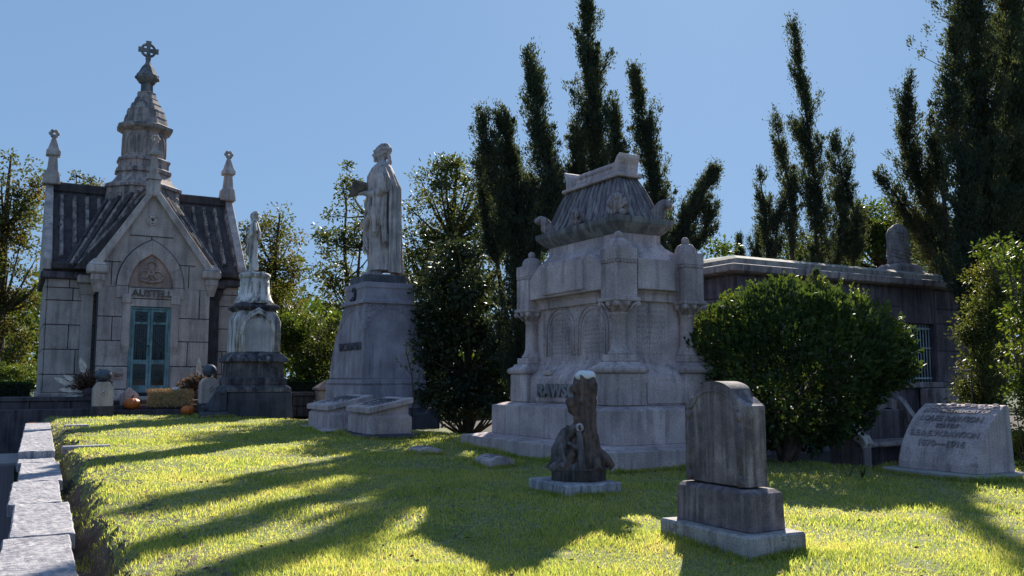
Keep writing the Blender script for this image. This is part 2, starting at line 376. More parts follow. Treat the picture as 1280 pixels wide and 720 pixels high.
def conifer(base, dep, leaders, label, group='dark spire-shaped conifers', dens=1.0, leaf=.082, cat='conifer'):
    """leaders: polylines of (px,py,width px) from the foot of each spire to its tip"""
    o = thing('conifer_tree', base, label, cat, group)
    P, D = [], []; tb = MB(); k = dep / FPX
    for ld, dd in leaders:
        pts = [at(x, y, dep + dd) for x, y, w_ in ld]; wd = [max(.05, w_ * k * .51) for x, y, w_ in ld]
        start = Vector(base) if (pts[0] - Vector(base)).length > .01 else None
        chain = ([start] if start else []) + pts
        rr = np.linspace(.075 if len(leaders) > 1 else .12, .012, len(chain)).tolist()
        tb.tube(chain, rr, 6)
        for i in range(len(pts) - 1):
            seg = pts[i + 1] - pts[i]; ln = seg.length; ax = seg.normalized()
            nb = int(max(3, dens * ln * (11 + 40 * (wd[i] + wd[i + 1]) / 2)))
            u_ = ax.orthogonal().normalized(); v_ = ax.cross(u_)
            for q in range(nb):
                t_ = random.random(); r0 = (wd[i] * (1 - t_) + wd[i + 1] * t_) * .86
                c = pts[i] + seg * t_; a_ = random.random() * 6.283; outd = u_ * math.cos(a_) + v_ * math.sin(a_)
                lump = .85 + 1.5 * noise.noise(Vector((c.x * .9 + math.cos(a_), c.y * .9 + math.sin(a_), c.z * 1.7)))
                bd = (outd * .75 + ax * .66).normalized(); bl = r0 * max(.25, lump) * random.choice([.45, .7, .9, 1.05, 1.25]) + .04
                if bl > .35: tb.tube([c, c + bd * bl * .8], [.018, .005], 4)
                for j in range(4):
                    c2 = c + bd * bl * (.25 + .25 * j + random.uniform(-.08, .08)) + ax * (.022 * j * j); sz = (.05 + .085 * random.random()) * (1.15 - .17 * j); nl = 46 if r0 > .15 else 26
                    P.append(np.array(c2) + rng.normal(size=(nl, 3)) * sz * np.array([.8, .8, 1.1]))
                    D.append(np.array(outd) * .5 + np.array(ax) * .9 + rng.normal(size=(nl, 3)) * .38)
    P = np.concatenate(P); D = np.concatenate(D)
    tb.build('trunk', BARK, o)
    leaf_obj('crown', P, D, leaf, leaf * .36, CON, o, Vector(base)); return o

def tree(name, base, dep, clumps, label, cat, m, leaf=.09, nsub=60, nleaf=60, sub=.35, trunk=.14, group=None, droop=0, bark=BARK, aspect=.5, limbs=.35, stems=None, ddep=None):
    """clumps: ellipsoids (px,py,rx px,ry px) that the crown fills with separate sprays of leaves"""
    o = thing(name, base, label, cat, group); k = dep / FPX; P, D = [], []; tb = MB(); B = Vector(base)
    tot = sum(c[2] * c[3] for c in clumps); subs = []
    for ci, (px, py, rx, ry) in enumerate(clumps):
        c = at(px, py, dep + (random.uniform(-.6, .6) if ddep is None else 0)); ns = max(4, int(nsub * rx * ry / tot))
        for q in range(ns):
            d = Vector(unit(1)[0]); rr = random.random() ** .45
            s_ = c + _r * (d.x * rx * k * rr) + Vector((0, 0, 1)) * (d.z * ry * k * rr) + Vector((_f.x, _f.y, 0)) * (d.y * (ddep or rx * k * .8) * rr)
            if s_.z < B.z + .05: s_.z = B.z + .05 + random.random() * .2
            subs.append(s_)
            cc = sub * random.uniform(.55, 1.2)
            nl = int(nleaf * 2.3 * random.uniform(.6, 1.3))
            off = unit(nl) * (rng.random((nl, 1)) ** .6) * cc; off[:, 2] *= .75
            P.append(np.array(s_) + off); D.append(off * 1.2 / cc + rng.normal(size=(nl, 3)) * .7 + np.array([0, 0, -droop]))
    P = np.concatenate(P); D = np.concatenate(D); keep = P[:, 2] > B.z - .02; P = P[keep]; D = D[keep]
    top = max(subs, key=lambda s_: s_.z); cx = sum(subs, Vector()) / len(subs)
    stems = stems or [[B, B.lerp(Vector((cx.x, cx.y, top.z)), .35) + Vector((.1, .05, 0)), B.lerp(Vector((cx.x, cx.y, top.z)), .7), top]]
    for st in stems:
        st = [Vector(q) for q in st]; tb.tube(st, np.linspace(trunk, trunk * .12, len(st)).tolist(), 8)
    for s_ in subs:
        if random.random() < limbs:
            st = random.choice(stems); j = min(range(len(st)), key=lambda q: (Vector(st[q]) - s_).length + (2 if Vector(st[q]).z > s_.z else 0))
            a_ = Vector(st[j]); md = a_.lerp(s_, .5) + Vector((0, 0, -.08 * (s_ - a_).length))
            tb.tube([a_, md, s_], [trunk * .28, trunk * .18, .008], 5)
    tb.build('trunk', bark, o)
    leaf_obj('crown', P, D, leaf, leaf * aspect, m, o, B); return o
def hedge(x0, x1, y0, y1, z0, z1, label, n=9000):
    o = thing('hedge', ((x0 + x1) / 2, (y0 + y1) / 2, z0), label, 'hedge'); b = MB(); b.box(x0 + .06, x1 - .06, y0 + .06, y1 - .06, z0, z1 - .05); b.build('branches', HEDGEIN, o)  # near-black block in place of branches: inner shade put into its colour
    P = np.stack([rng.uniform(x0, x1, n), rng.uniform(y0, y1, n), rng.uniform(z0, z1, n)], 1)
    q = rng.random(n); P[q < .5, 1] = y0 + rng.random((q < .5).sum()) * .1; P[q > .6, 2] = z1 - rng.random((q > .6).sum()) * .08
    P[(q > .5) & (q < .6), 0] = x0
    leaf_obj('foliage', P, rng.normal(size=(n, 3)) + np.array([0, -.4, .6]), .07, .035, HEDG, o, wpos(o))

# ------------------------------------------------------------ mausoleum
def ashlar(mb, x0, x1, zs, y, seed=0, t=.035, gap=.024, mi=0, lens=(.6, 1.15), axis='y'):
    """courses of separate blocks standing a little proud of the wall"""
    rr = random.Random(seed)
    for z0, z1 in zip(zs[:-1], zs[1:]):
        x = x0
        while x < x1 - .01:
            l_ = rr.uniform(*lens); nx = x + l_
            if x1 - nx < lens[0] * .5: nx = x1
            pr = t + rr.uniform(0, .012)
            if axis == 'y': mb.box(x + gap / 2, nx - gap / 2, y - pr, y + .02, z0 + gap / 2, z1 - gap / 2, .012, mi)
            else: mb.box(y - pr, y + .02, x + gap / 2, nx - gap / 2, z0 + gap / 2, z1 - gap / 2, .012, mi)
            x = nx
mz = thing('mausoleum', (3.68, 30, .62), 'grey stone mausoleum with ribbed dark roof, central spire and blue-green door', 'mausoleum')
ZC = [.92, 1.5, 2.28, 3.05, 3.82, 4.22, 4.5]
b = MB()
b.box(.78, 6.62, 31.02, 36, .6, 4.62, mi=1); b.box(2.16, 5.5, 30.04, 31.5, .6, 4.9, mi=1)
b.box(.66, 6.76, 30.86, 36.1, .6, .92, .03); b.box(2.02, 3.02, 29.86, 31.3, .6, 1.02, .03); b.box(4.42, 5.66, 29.86, 31.3, .6, 1.02, .03)
ashlar(b, .78, 2.2, ZC, 31.0, 1); ashlar(b, 5.5, 6.62, ZC, 31.0, 2)
ashlar(b, 31.0, 36.0, ZC, .76, 5, axis='x', lens=(.9, 1.3))
ZP = [1.02, 1.75, 2.55, 3.3, 4.25]
ashlar(b, 2.16, 3.1, ZP, 30.02, 3, lens=(.42, .94)); ashlar(b, 4.3, 5.5, ZP, 30.02, 4, lens=(.5, 1.2))
b.box(2.5, 3.08, 29.93, 30.0, 1.05, 1.72, .02); b.box(4.36, 5.1, 29.93, 30.0, 1.05, 1.72, .02)      # door plinth blocks
# pilaster strips each side of the door and corbels under the lintel
for x0, x1 in ((2.86, 3.1), (4.3, 4.54)):
    b.box(x0, x1, 29.90, 30.0, 2.35, 3.75, .015); b.box(x0 - .03, x1 + .03, 29.86, 30.0, 3.72, 4.02, .03)
    b.rects([(2.15, x0 + .04, x1 - .04, 29.97, 30.0), (2.35, x0, x1, 29.90, 30.0)])
# gable wall: stones between the arch and the slopes
gab = [(2.12, 4.25), (5.5, 4.25), (5.5, 4.75), (3.64, 7.3), (2.12, 4.75)]
b.prism(gab, 'y', 30.02, 30.5)
for z, xa, xb in ((5.02, 2.3, 2.78), (5.02, 4.5, 5.0), (5.9, 2.98, 4.3)): b.box(xa, xb, 29.996, 30.03, z, z + .022, mi=1)
b.box(3.625, 3.65, 29.996, 30.03, 5.68, 5.9, mi=1)
for q in (2.5, 4.8): b.box(q, q + .02, 29.996, 30.03, 4.3, 5.0, mi=1)
b.build('wall', [MAUS, MJ], mz)
# pointed arch: wedge stones
def pointed(cx, zs, hw, apex, n=7):
    """points of a pointed arch from the left springing over the apex to the right"""
    rise = apex - zs; rad = (hw * hw + rise * rise) / (2 * hw); pts = []
    a1 = math.asin(min(1, rise / rad))
    for i in range(n + 1):
        a_ = a1 * i / n; pts.append((cx - hw + rad - rad * math.cos(a_), zs + rad * math.sin(a_)))
    return pts + [(2 * cx - x, z) for x, z in pts[::-1][1:]]
inn = pointed(3.66, 4.28, .66, 5.33, 6); outr = pointed(3.66, 4.28, 1.0, 5.78, 6)
b = MB()
for i in range(0, 12, 2):
    pi_ = inn[i:i + 3]; po = outr[i:i + 3]; sh = .012
    b.prism([(x, z) for x, z in pi_] + po[::-1], 'y', 29.93 - .012 * (i % 4 == 0), 30.0, bev=.01)
b.box(2.66, 3.0, 29.93, 30.0, 3.9, 4.27, .01); b.box(4.32, 4.66, 29.93, 30.0, 3.9, 4.27, .01)
b.prism(pointed(3.66, 4.28, 1.03, 5.82, 6), 'y', 30.005, 30.012, mi=1)
b.build('arch_stones', [MAUSL, MJ], mz)
b = MB(); b.prism(inn, 'y', 29.995, 30.004)
b.tube([(x, 29.95, z) for x, z in inn], .028, 6)
b.build('tympanum', PINK, mz)  # flush panel; its darker pink stands for the shade of a recess
b = MB()      # carved trefoil emblem and rosette
for cx, cz, r_ in ((3.66, 4.93, .17), (3.47, 4.62, .17), (3.85, 4.62, .17)):
    b.tube([(cx + r_ * math.cos(a_), 29.96, cz + r_ * math.sin(a_)) for a_ in np.linspace(0, 6.283, 17)], .028, 6)
b.tube([(3.32 + .68 * t_, 29.95, 4.5 - .07 * math.sin(math.pi * t_)) for t_ in np.linspace(0, 1, 9)], .04, 6)
text_mb(b, 'A', .5, .05, face_negy(3.66, 29.95, 4.72), .012)
b.build('carved_emblem', PINK, mz)
b = MB()
b.tube([(3.64 + .17 * math.cos(a_), 29.99, 6.45 + .17 * math.sin(a_)) for a_ in np.linspace(0, 6.283, 17)], .022, 6)
for a_ in (90, 210, 330, 0, 60, 120, 180, 240, 300): b.ball((3.64 + .1 * math.cos(R(a_)), 29.99, 6.45 + .1 * math.sin(R(a_))), .05, sc=(1, .5, 1), u=8, v=6)
b.ball((3.64, 29.985, 6.45), .03, mi=1, sc=(1, .8, 1)); b.build('rosette', [MAUSL, MJ], mz)
b = MB(); b.box(3.02, 4.4, 29.90, 30.0, 3.9, 4.22, .012); b.box(3.08, 4.34, 29.93, 30.0, 3.64, 3.88, .012)
b.build('lintel', MAUSL, mz)
b = MB(); text_mb(b, 'AUSTELL', .30, .05, face_negy(3.71, 29.89, 4.055), .008, fit=1.22); b.build('carved_name', stone('dark_carved_letters', (.16, .13, .12), (.07, .06, .06), .5), mz)
b = MB(); b.box(2.58, 2.99, 29.905, 29.935, 1.34, 1.58, .008); b.build('name_tablet', PINK, mz)
b = MB(); text_mb(b, 'EDY', .15, .02, face_negy(2.84, 29.90, 1.46), .004, fit=.24); b.build('carved_tablet_letters', stone('tablet_letters', (.15, .11, .10), (.07, .06, .06), .5), mz)
# door: two bronze leaves
b = MB(); b.box(3.09, 3.16, 29.95, 30.06, .92, 3.62, .008); b.box(4.24, 4.31, 29.95, 30.06, .92, 3.62, .008); b.box(3.161, 4.239, 29.95, 30.06, 3.56, 3.62, .008); b.build('door_frame', BRONZE, mz)
for x0, x1, s_ in ((3.165, 3.695, 1), (3.705, 4.235, -1)):
    b = MB(); sw = .075
    b.box(x0, x0 + sw, 29.96, 30.02, .93, 3.55, .008); b.box(x1 - sw, x1, 29.96, 30.02, .93, 3.55, .008)
    for z0, z1 in ((.93, 1.16), (1.82, 1.96), (3.08, 3.15), (3.48, 3.55)): b.box(x0 + sw + .001, x1 - sw - .001, 29.962, 30.018, z0, z1, .006)
    d = b.build('door', BRONZE, mz)
    b = MB(); b.box(x0 + .05, x1 - .05, 30.012, 30.02, 1.0, 3.5); b.build('glass', GLASSD, d)
    b = MB(); cx = (x0 + x1) / 2
    for i in range(6): xx = x0 + sw + .03 + i * .0635; b.tube([(xx, 29.99, 1.96), (xx, 29.99, 3.08)], .008, 4)
    for zc, r_ in ((1.49, .16), (1.49, .09), (3.31, .14), (3.31, .07), (2.35, .1), (2.6, .12), (2.85, .08)):
        b.tube([(cx + r_ * math.cos(a_), 29.985, zc + r_ * math.sin(a_)) for a_ in np.linspace(0, 6.283, 15)], .013, 5)
    for zc in (1.49, 2.45, 3.31):
        for a_ in (45, 135, 225, 315): b.tube([(cx, 29.98, zc), (cx + .17 * math.cos(R(a_)), 29.98, zc + .17 * math.sin(R(a_)))], .011, 4)
    for i in range(8): xx = x0 + sw + .02 + i * .048; b.tube([(xx, 29.985, 1.98), (xx, 29.985, 2.2)], .006, 4)
    b.build('grille', BRONZED, d)
    if s_ == 1: b = MB(); b.tube([(3.66, 29.93, 2.1), (3.66, 29.93, 2.35)], .012, 6); b.ball((3.66, 29.94, 2.4), .035, u=8, v=6); b.build('handle', BRONZED, d)
# cornice, roof, ridge
for q in ((.62, 2.0, 30.78, 31.02), (5.62, 6.84, 30.78, 31.02), (.62, 6.84, 36, 36.2), (.58, .84, 31.03, 35.99)): b = MB(); b.box(*q, 4.5, 4.735, .03); b.build('cornice', VAULT, mz)
b = MB(); b.prism([(30.8, 4.75), (30.8, 4.98), (33.5, 7.85), (36.15, 4.98), (36.15, 4.75)], 'x', .86, 6.54)
sl = Vector((0, 2.7, 2.87)).normalized(); nn = Vector((0, -sl.z, sl.y))
def slope_rib(mb, x, y0, y1, w_, hgt_, mi=0):
    f_ = lambda y: 4.98 + (y - 30.8) * 2.87 / 2.7
    A = [Vector((x, y0, f_(y0))), Vector((x, y1, f_(y1)))]; rs = []
    for a_ in A: rs.append([tuple(a_ + Vector((dx, 0, 0)) + nn * h_) for dx, h_ in ((-w_, -.01), (-w_ * .6, hgt_), (w_ * .6, hgt_), (w_, -.01))])
    mb.rings(rs, mi)
b.box(.84, 6.56, 30.62, 30.84, 4.78, 4.99, .03)
b.build('roof', ROOF, mz)
for i in range(15):
    x = 1.12 + i * .385
    if 2.35 < x < 4.95: continue
    b = MB(); slope_rib(b, x, 31.0, 33.2, .075, .10); b.build('roof_rib', ROOFR, mz)
b = MB(); b.box(.84, 6.56, 33.32, 33.68, 7.72, 8.06, .05); b.build('ridge_cap', ROOF, mz)
for x0, x1 in ((.62, .86), (6.54, 6.80)):
    b = MB(); b.prism([(30.7, 4.76), (30.7, 5.1), (33.5, 8.08), (36.2, 5.1), (36.2, 4.76)], 'x', x0, x1, bev=.015); b.build('gable_parapet', MAUSL, mz)
for x in (.80, 6.64):
    b = MB(); b.box(x - .30, x + .26, 33.2, 33.8, 7.95, 8.42, .03, top=(.06, .04)); b.rects([(8.42, x - .17, x + .17, 33.33, 33.67), (8.95, x - .13, x + .13, 33.37, 33.63), (8.98, x - .22, x + .22, 33.28, 33.72), (9.12, x - .22, x + .22, 33.28, 33.72), (9.2, x - .17, x + .17, 33.33, 33.67), (9.6, x - .06, x + .06, 33.44, 33.56)], b=.008)
    b.lathe((x, 33.5, 9.58), [(.05, 0), (.1, .06), (.05, .1)], 8)
    for a_ in range(0, 360, 60): b.ball((x + .11 * math.cos(R(a_)), 33.5 + .03 * math.sin(R(a_)), 9.76 + .1 * math.sin(R(a_))), .07, u=8, v=6)
    b.build('pinnacle', MAUSL, mz)
# porch roof with its own ribs, gable coping, kneelers
b = MB(); b.prism([(1.46, 4.78), (3.64, 7.62), (5.98, 4.78)], 'y', 30.305, 33.4)
for s_, xe in ((-1, 1.46), (1, 5.98)):
    for j in range(6):
        y = 30.72 + j * .42
        dx = 3.64 - xe; ns = Vector((-dx * 0 - 2.4 * s_ * -1, 0, 0))
        a0 = Vector((xe, y, 4.78)); a1 = Vector((3.64, y, 7.62)); nv = Vector((s_ * 2.84, 0, abs(dx))).normalized()
        rs = []
        for a_ in (a0, a1): rs.append([tuple(a_ + Vector((0, dy, 0)) + nv * h_) for dy, h_ in ((-.08, -.01), (-.05, .09), (.05, .09), (.08, -.01))])
        b.rings(rs, 1)
for s_ in (-1, 1):
    A_, B_, C_, D_ = [Vector((3.66 + s_ * q[0], q[1], q[2])) for q in ((2.42, 30.72, 4.92), (1.62, 30.32, 4.92), (1.25, 32.9, 7.45), (.05, 30.9, 7.62))]
    nv = (B_ - A_).cross(C_ - A_).normalized(); nv = nv if nv.y < 0 else -nv
    for q in range(7):
        f_ = (q + .5) / 7; p0 = A_.lerp(B_, f_); p1 = C_.lerp(D_, f_); tv = (p1 - p0).normalized().cross(nv)
        b.rings([[tuple(p_ + tv * dx + nv * h_) for dx, h_ in ((-.10, -.02), (-.06, .07), (.03, .07), (.07, -.02))] for p_ in (p0, p1)], 1 if q % 2 else 0)
    b.rings([[tuple(p_) for p_ in (A_, B_, D_, C_)], [tuple(p_ - nv * .12) for p_ in (A_, B_, D_, C_)]])
b.build('porch_roof', [ROOF, ROOFR], mz)
b = MB()
for xe in (1.96, 5.58):
    s_ = 1 if xe < 3 else -1; A = Vector((xe, 0, 4.72)); B_ = Vector((3.64, 0, 7.62)); d = (B_ - A).normalized(); nv = Vector((-d.z * s_, 0, d.x * s_))
    pts = [A - nv * .12, B_ - Vector((0, 0, .34)), B_, A + nv * .13]
    b.prism([(p_.x, p_.z) for p_ in pts], 'y', 29.86, 30.3, bev=.02)
b.build('gable_coping', MAUSL, mz)
for xc in (2.12, 5.52):
    b = MB(); b.box(xc - .32, xc + .28, 29.78, 30.34, 4.62, 4.9, .05); b.rects([(4.9, xc - .3, xc + .26, 29.8, 30.3), (5.1, xc - .02 - (.1 if xc < 3 else -.0), xc + .02 + (.1 if xc > 3 else 0), 30.0, 30.2)])
    b.box(xc - .2, xc + .2, 29.84, 30.2, 4.4, 4.61, .02); b.rects([(4.05, xc - .1, xc + .1, 29.98, 30.1), (4.4, xc - .18, xc + .18, 29.86, 30.15)])
    b.build('kneeler', MAUSL, mz)
for xc in (1.92, 5.78):
    b = MB(); b.box(xc - .17, xc + .17, 30.72, 31.0, .9, 4.1, .02); b.rects([(4.0, xc - .19, xc + .19, 30.7, 31), (4.35, xc - .28, xc + .28, 30.6, 31)], b=.02); b.box(xc - .33, xc + .33, 30.5, 31, 4.36, 4.62, .04)
    b.build('pilaster', MAUS if xc < 3 else WALLD, mz)  # right one in darker stone: shade of the recess put into its colour
b = MB(); b.box(3.44, 3.82, 29.84, 30.3, 7.2, 7.75, .03); b.prism([(3.40, 7.75), (3.63, 8.12), (3.86, 7.75)], 'y', 29.8, 30.3)
b.rects([(7.9, 3.5, 3.76, 29.94, 30.2), (8.55, 3.55, 3.71, 29.98, 30.16), (8.58, 3.46, 3.80, 29.9, 30.24), (8.66, 3.46, 3.80, 29.9, 30.24), (8.72, 3.54, 3.72, 29.97, 30.17), (9.05, 3.6, 3.66, 30.04, 30.1)])
for a_ in range(0, 360, 60): b.ball((3.63 + .09 * math.cos(R(a_)), 30.07, 9.13 + .09 * math.sin(R(a_))), .06, u=8, v=6)
b.build('gable_finial', MAUSL, mz)
# octagonal spire
sp = (3.68, 33.5, 0); O8 = math.pi / 8
b = MB()
b.lathe(sp, [(1.34, 7.2), (1.34, 7.34), (1.28, 7.36), (1.28, 7.98), (1.36, 8.0), (1.36, 8.1)], 8, smooth=False, rot=O8)
for f_ in range(8):
    a_ = f_ * math.pi / 4; nx, ny = math.cos(a_), math.sin(a_)
    for q in (-.33, 0, .33):
        c = Vector((sp[0] + nx * 1.19 - ny * q, sp[1] + ny * 1.19 + nx * q, 7.67)); tv = Vector((-ny, nx, 0))
        b.tube([tuple(c + .12 * (math.cos(t_) * tv + math.sin(t_) * Vector((0, 0, 1)))) for t_ in np.linspace(0, 6.283, 13)], .02, 5)
b.build('spire_base', SPR, mz)
b = MB()
b.lathe(sp, [(1.34, 8.1), (1.12, 8.22), (.98, 8.42), (.90, 8.6), (.98, 8.62), (.98, 8.74), (.88, 8.8), (.88, 9.02), (.93, 9.04), (.93, 9.12), (.76, 9.2), (.76, 10.18)], 8, smooth=False, rot=O8)
for f_ in range(8):
    a_ = f_ * math.pi / 4; nx, ny = math.cos(a_), math.sin(a_); tv = Vector((-ny, nx, 0)); c = Vector((sp[0] + nx * .712, sp[1] + ny * .712, 0))
    b.tube([tuple(c + tv * (x - 3.66) + Vector((0, 0, z))) for x, z in [(3.5, 9.3)] + pointed(3.66, 9.7, .16, 10.0, 4) + [(3.82, 9.3)]], .028, 5)
b.build('spire_drum', SPR, mz)
b = MB(); b.lathe(sp, [(.76, 10.10), (.96, 10.22), (.98, 10.34), (.88, 10.38), (.79, 10.44), (.74, 10.66), (.75, 10.68), (.71, 10.70), (.66, 10.92), (.67, 10.94), (.61, 10.96), (.53, 11.16), (.54, 11.18), (.48, 11.20), (.40, 11.38), (.41, 11.40), (.37, 11.42), (.32, 11.60), (.33, 11.64), (.22, 11.68)], 8, smooth=False, rot=O8)
b.build('spire_roof', SPR, mz)
b = MB(); b.lathe(sp, [(.22, 11.6), (.21, 11.98), (.28, 12.02), (.38, 12.16), (.40, 12.3), (.34, 12.36), (.22, 12.6), (.12, 12.72), (.085, 12.82), (.08, 13.0)], 8, smooth=False, rot=O8)
for a_ in range(8): b.ball((sp[0] + .36 * math.cos(a_ * math.pi / 4), sp[1] + .36 * math.sin(a_ * math.pi / 4), 12.2), .07, u=6, v=5)
b.build('spire_neck', GRAN_DK, mz)
b = MB(); c = Vector((3.68, 33.5, 13.26))
b.tube([(c.x + .23 * math.cos(t_), c.y, c.z + .23 * math.sin(t_)) for t_ in np.linspace(0, 6.283, 21)], .05, 6)
for a_ in (0, 90):
    b.xf(Matrix.Identity(4)); d = Vector((math.cos(R(a_)), 0, math.sin(R(a_)))); e_ = Vector((-d.z, 0, d.x))
    b.prism([((c + d * .34 + e_ * .09).x, (c + d * .34 + e_ * .09).z), ((c + d * .34 - e_ * .09).x, (c + d * .34 - e_ * .09).z), ((c - e_ * .05).x, (c - e_ * .05).z), ((c - d * .34 - e_ * .09).x, (c - d * .34 - e_ * .09).z), ((c - d * .34 + e_ * .09).x, (c - d * .34 + e_ * .09).z), ((c + e_ * .05).x, (c + e_ * .05).z)], 'y', c.y - .05 - a_ * .0001, c.y + .05 + a_ * .0001)
b.build('wheel_cross', GRAN_DK, mz)
b = MB(); b.box(2.5, 4.9, 28.9, 29.98, .55, .82, .02); b.box(2.9, 4.5, 28.6, 28.899, .50, .68, .02); b.build('doorstep', MAUS, mz)

# ------------------------------------------------------------ terrace walls, steps and piers in front of the mausoleum
def coursed_wall(name, x0, x1, y, z0, z1, label, seed, m=WALLD):
    o = thing(name, ((x0 + x1) / 2, y, z0), label, 'wall'); b = MB(); b.box(x0, x1, y, y + .4, z0, z1 - .12, mi=1)
    hh = z1 - .12 - z0; nC = max(1, round(hh / .3)); ashlar(b, x0, x1, [z0 + hh * i / nC for i in range(nC + 1)], y, seed, lens=(.5, 1.1)); b.build('wall_blocks', [m, MJ], o)
    b = MB(); x = x0
    while x < x1 - .05: nx = min(x1, x + 1.15); b.box(x + .004, nx - .004, y - .09, y + .46, z1 - .118, z1, .012); x = nx
    b.build('coping', m, o); return o
coursed_wall('terrace_wall', -6, 2.2, 27.0, -.62, .88, 'low dark stone terrace wall left of the mausoleum steps', 1)
coursed_wall('terrace_wall', 5.0, 8.15, 27.0, .2, .96, 'low dark stone terrace wall right of the stained marble monument', 2)
coursed_wall('terrace_wall', 8.75, 16, 27.0, .2, .92, 'low dark terrace wall running on behind the seated grey pedestal and trees', 3)
b = MB(); b.box(-6, 2.42, 26.55, 26.88, -.62, .56, .02); b.build('ledge', WALLD, None, (0, 26.7, -.6)).name = 'wall_footing'
tag(bpy.data.objects['wall_footing'], 'lower dark stone ledge running in front of the left terrace wall', 'footing')
st = thing('stone_steps', (3.6, 27.2, .3), 'wide dark stone steps leading up to the mausoleum door', 'steps')
for y0, z1 in ((26.75, .50), (27.15, .62), (27.55, .74)): b = MB(); b.box(2.46, 4.96, y0, 28.55, .2, z1, .015); b.build('step', WALLD, st)
def pier(x, y, w_, z0, z1, label, rounded, off=0):
    o = thing('gate_pier', (x, y, z0), label, 'pier', 'piers flanking the mausoleum steps' if w_ > .45 else None); h_ = w_ / 2
    b = MB(); b.box(x - h_ - .03, x + h_ + .03, y - h_ - .03, y + h_ + .03, z0, z0 + .28, .015); b.build('base', WALLD, o)
    b = MB(); zt = z1 - .22
    if rounded: pts = [(x - h_, z0 + .285), (x + h_, z0 + .285)] + [(x + h_ * math.cos(t_), zt + .2 * math.sin(t_)) for t_ in np.linspace(0, math.pi, 9)]
    else: pts = [(x - h_, z0 + .285), (x + h_, z0 + .285), (x + h_, zt), (x + h_ * .55, z1 - .04), (x - h_ * .55, z1 - .04), (x - h_, zt)]
    b.prism(pts, 'y', y - h_, y + h_, bev=.012); b.build('shaft', MAUS, o)
    b = MB(); c = Vector((x, y - h_ - .01, zt - .12))
    b.tube([(c.x + .09 * math.cos(t_), c.y, c.z + .09 * math.sin(t_)) for t_ in np.linspace(0, 6.283, 5)], .014, 5)
    for a_ in (0, 90, 180, 270): b.ball((c.x + .045 * math.cos(R(a_)), c.y, c.z + .045 * math.sin(R(a_))), .032, u=6, v=5)
    b.build('carved_flower', MAUSL, o); return o
pier(2.12, 26.3, .5, .34, 1.32, 'stone pier with clipped top left of the steps, carrying a slate-blue gourd', False)
pier(4.88, 26.3, .5, .38, 1.42, 'round-topped stone pier right of the steps, carrying a dark ball-shaped gourd', True)
def gourd(c, r, sz, label, m, ribs, name='pumpkin', stem=True, group=None):
    o = thing(name, (c[0], c[1], c[2]), label, 'pumpkin', group); b = MB(); prof = [(math.sin(math.pi * i / 14), r * sz * (1 - math.cos(math.pi * i / 14))) for i in range(15)]
    rs = []
    for q, z in prof:
        rs.append([(c[0] + r * max(.02, q) * (1 - .10 * ribs * abs(math.cos(5 * t_)) ** 2) * math.cos(t_), c[1] + r * max(.02, q) * (1 - .10 * ribs * abs(math.cos(5 * t_)) ** 2) * math.sin(t_), c[2] + z - ribs * .12 * r * math.exp(-(q / .3) ** 2) * (1 if z > r * sz else -1)) for t_ in np.linspace(0, 2 * math.pi, 41)[:-1]])
    b.rings(rs, 0, True); b.build('skin', m, o)
    if stem: b = MB(); b.tube([(c[0], c[1], c[2] + 2 * r * sz - .06), (c[0] + .02, c[1], c[2] + 2 * r * sz + .03), (c[0] + .05, c[1], c[2] + 2 * r * sz + .07)], [.035, .025, .03], 6); b.build('stem', STEM, o)
    return o
gourd((2.12, 26.3, 1.29), .225, .74, 'flattened slate-blue gourd on the left gate pier', GOURD, .3, stem=False)
gourd((4.88, 26.3, 1.40), .20, .95, 'dark blue-grey ball-shaped gourd on the right gate pier', GOURD, .2, stem=False)
gourd((2.93, 26.98, .50), .235, .72, 'orange pumpkin with dark stem sitting on the steps beside the left pier', PUMP, 1)
gourd((4.36, 26.5, H(4.36, 26.5) - .02), .20, .74, 'small red-orange pumpkin on the ground in front of the hay bale', PUMP, 1, stem=False)
gourd((4.12, 27.12, .98), .13, .6, 'small white pumpkin on top of the hay bale', PUMPW, .8)
# small gabled stone by the pumpkin
b = MB(); b.prism([(2.66, .5), (3.14, .5), (3.14, .92), (2.9, 1.13), (2.66, .92)], 'y', 27.3, 27.48, bev=.012)
tag(b.build('grave_marker', MAUSL, None, (2.9, 27.4, .5)), 'small house-shaped grey stone right behind the orange pumpkin with the dark stem', 'marker stone')
# hay bale
o = thing('hay_bale', (3.95, 27.15, .62), 'rectangular straw bale lying on the mausoleum steps', 'hay bale')
b = MB(); b.box(3.38, 4.55, 26.93, 27.4, .62, 1.0, .05); bmesh.ops.subdivide_edges(b.bm, edges=b.bm.edges, cuts=5, use_grid_fill=True); b.jitter(.03, 7); b.build('bale', HAYM, o)
N = 5200; P = np.stack([rng.uniform(3.36, 4.56, N), np.where(rng.random(N) < .7, 26.93, rng.uniform(26.93, 27.4, N)), rng.uniform(.62, 1.0, N)], 1)
P[P[:, 1] > 26.931, 2] = 1.0; D = rng.normal(size=(N, 3)) * np.array([.4, .35, 1]); leaf_obj('loose_straw', P, D, .10, .012, plain('straw_stalks', (.50, .34, .17), .8, var=.4, sc=30), o, wpos(o))
for x in (3.7, 4.2): b = MB(); b.tube([(x, 26.915, .63), (x, 26.915, 1.0), (x, 27.2, 1.02), (x, 27.41, 1.0)], .008, 4); b.build('twine', STEM, o)
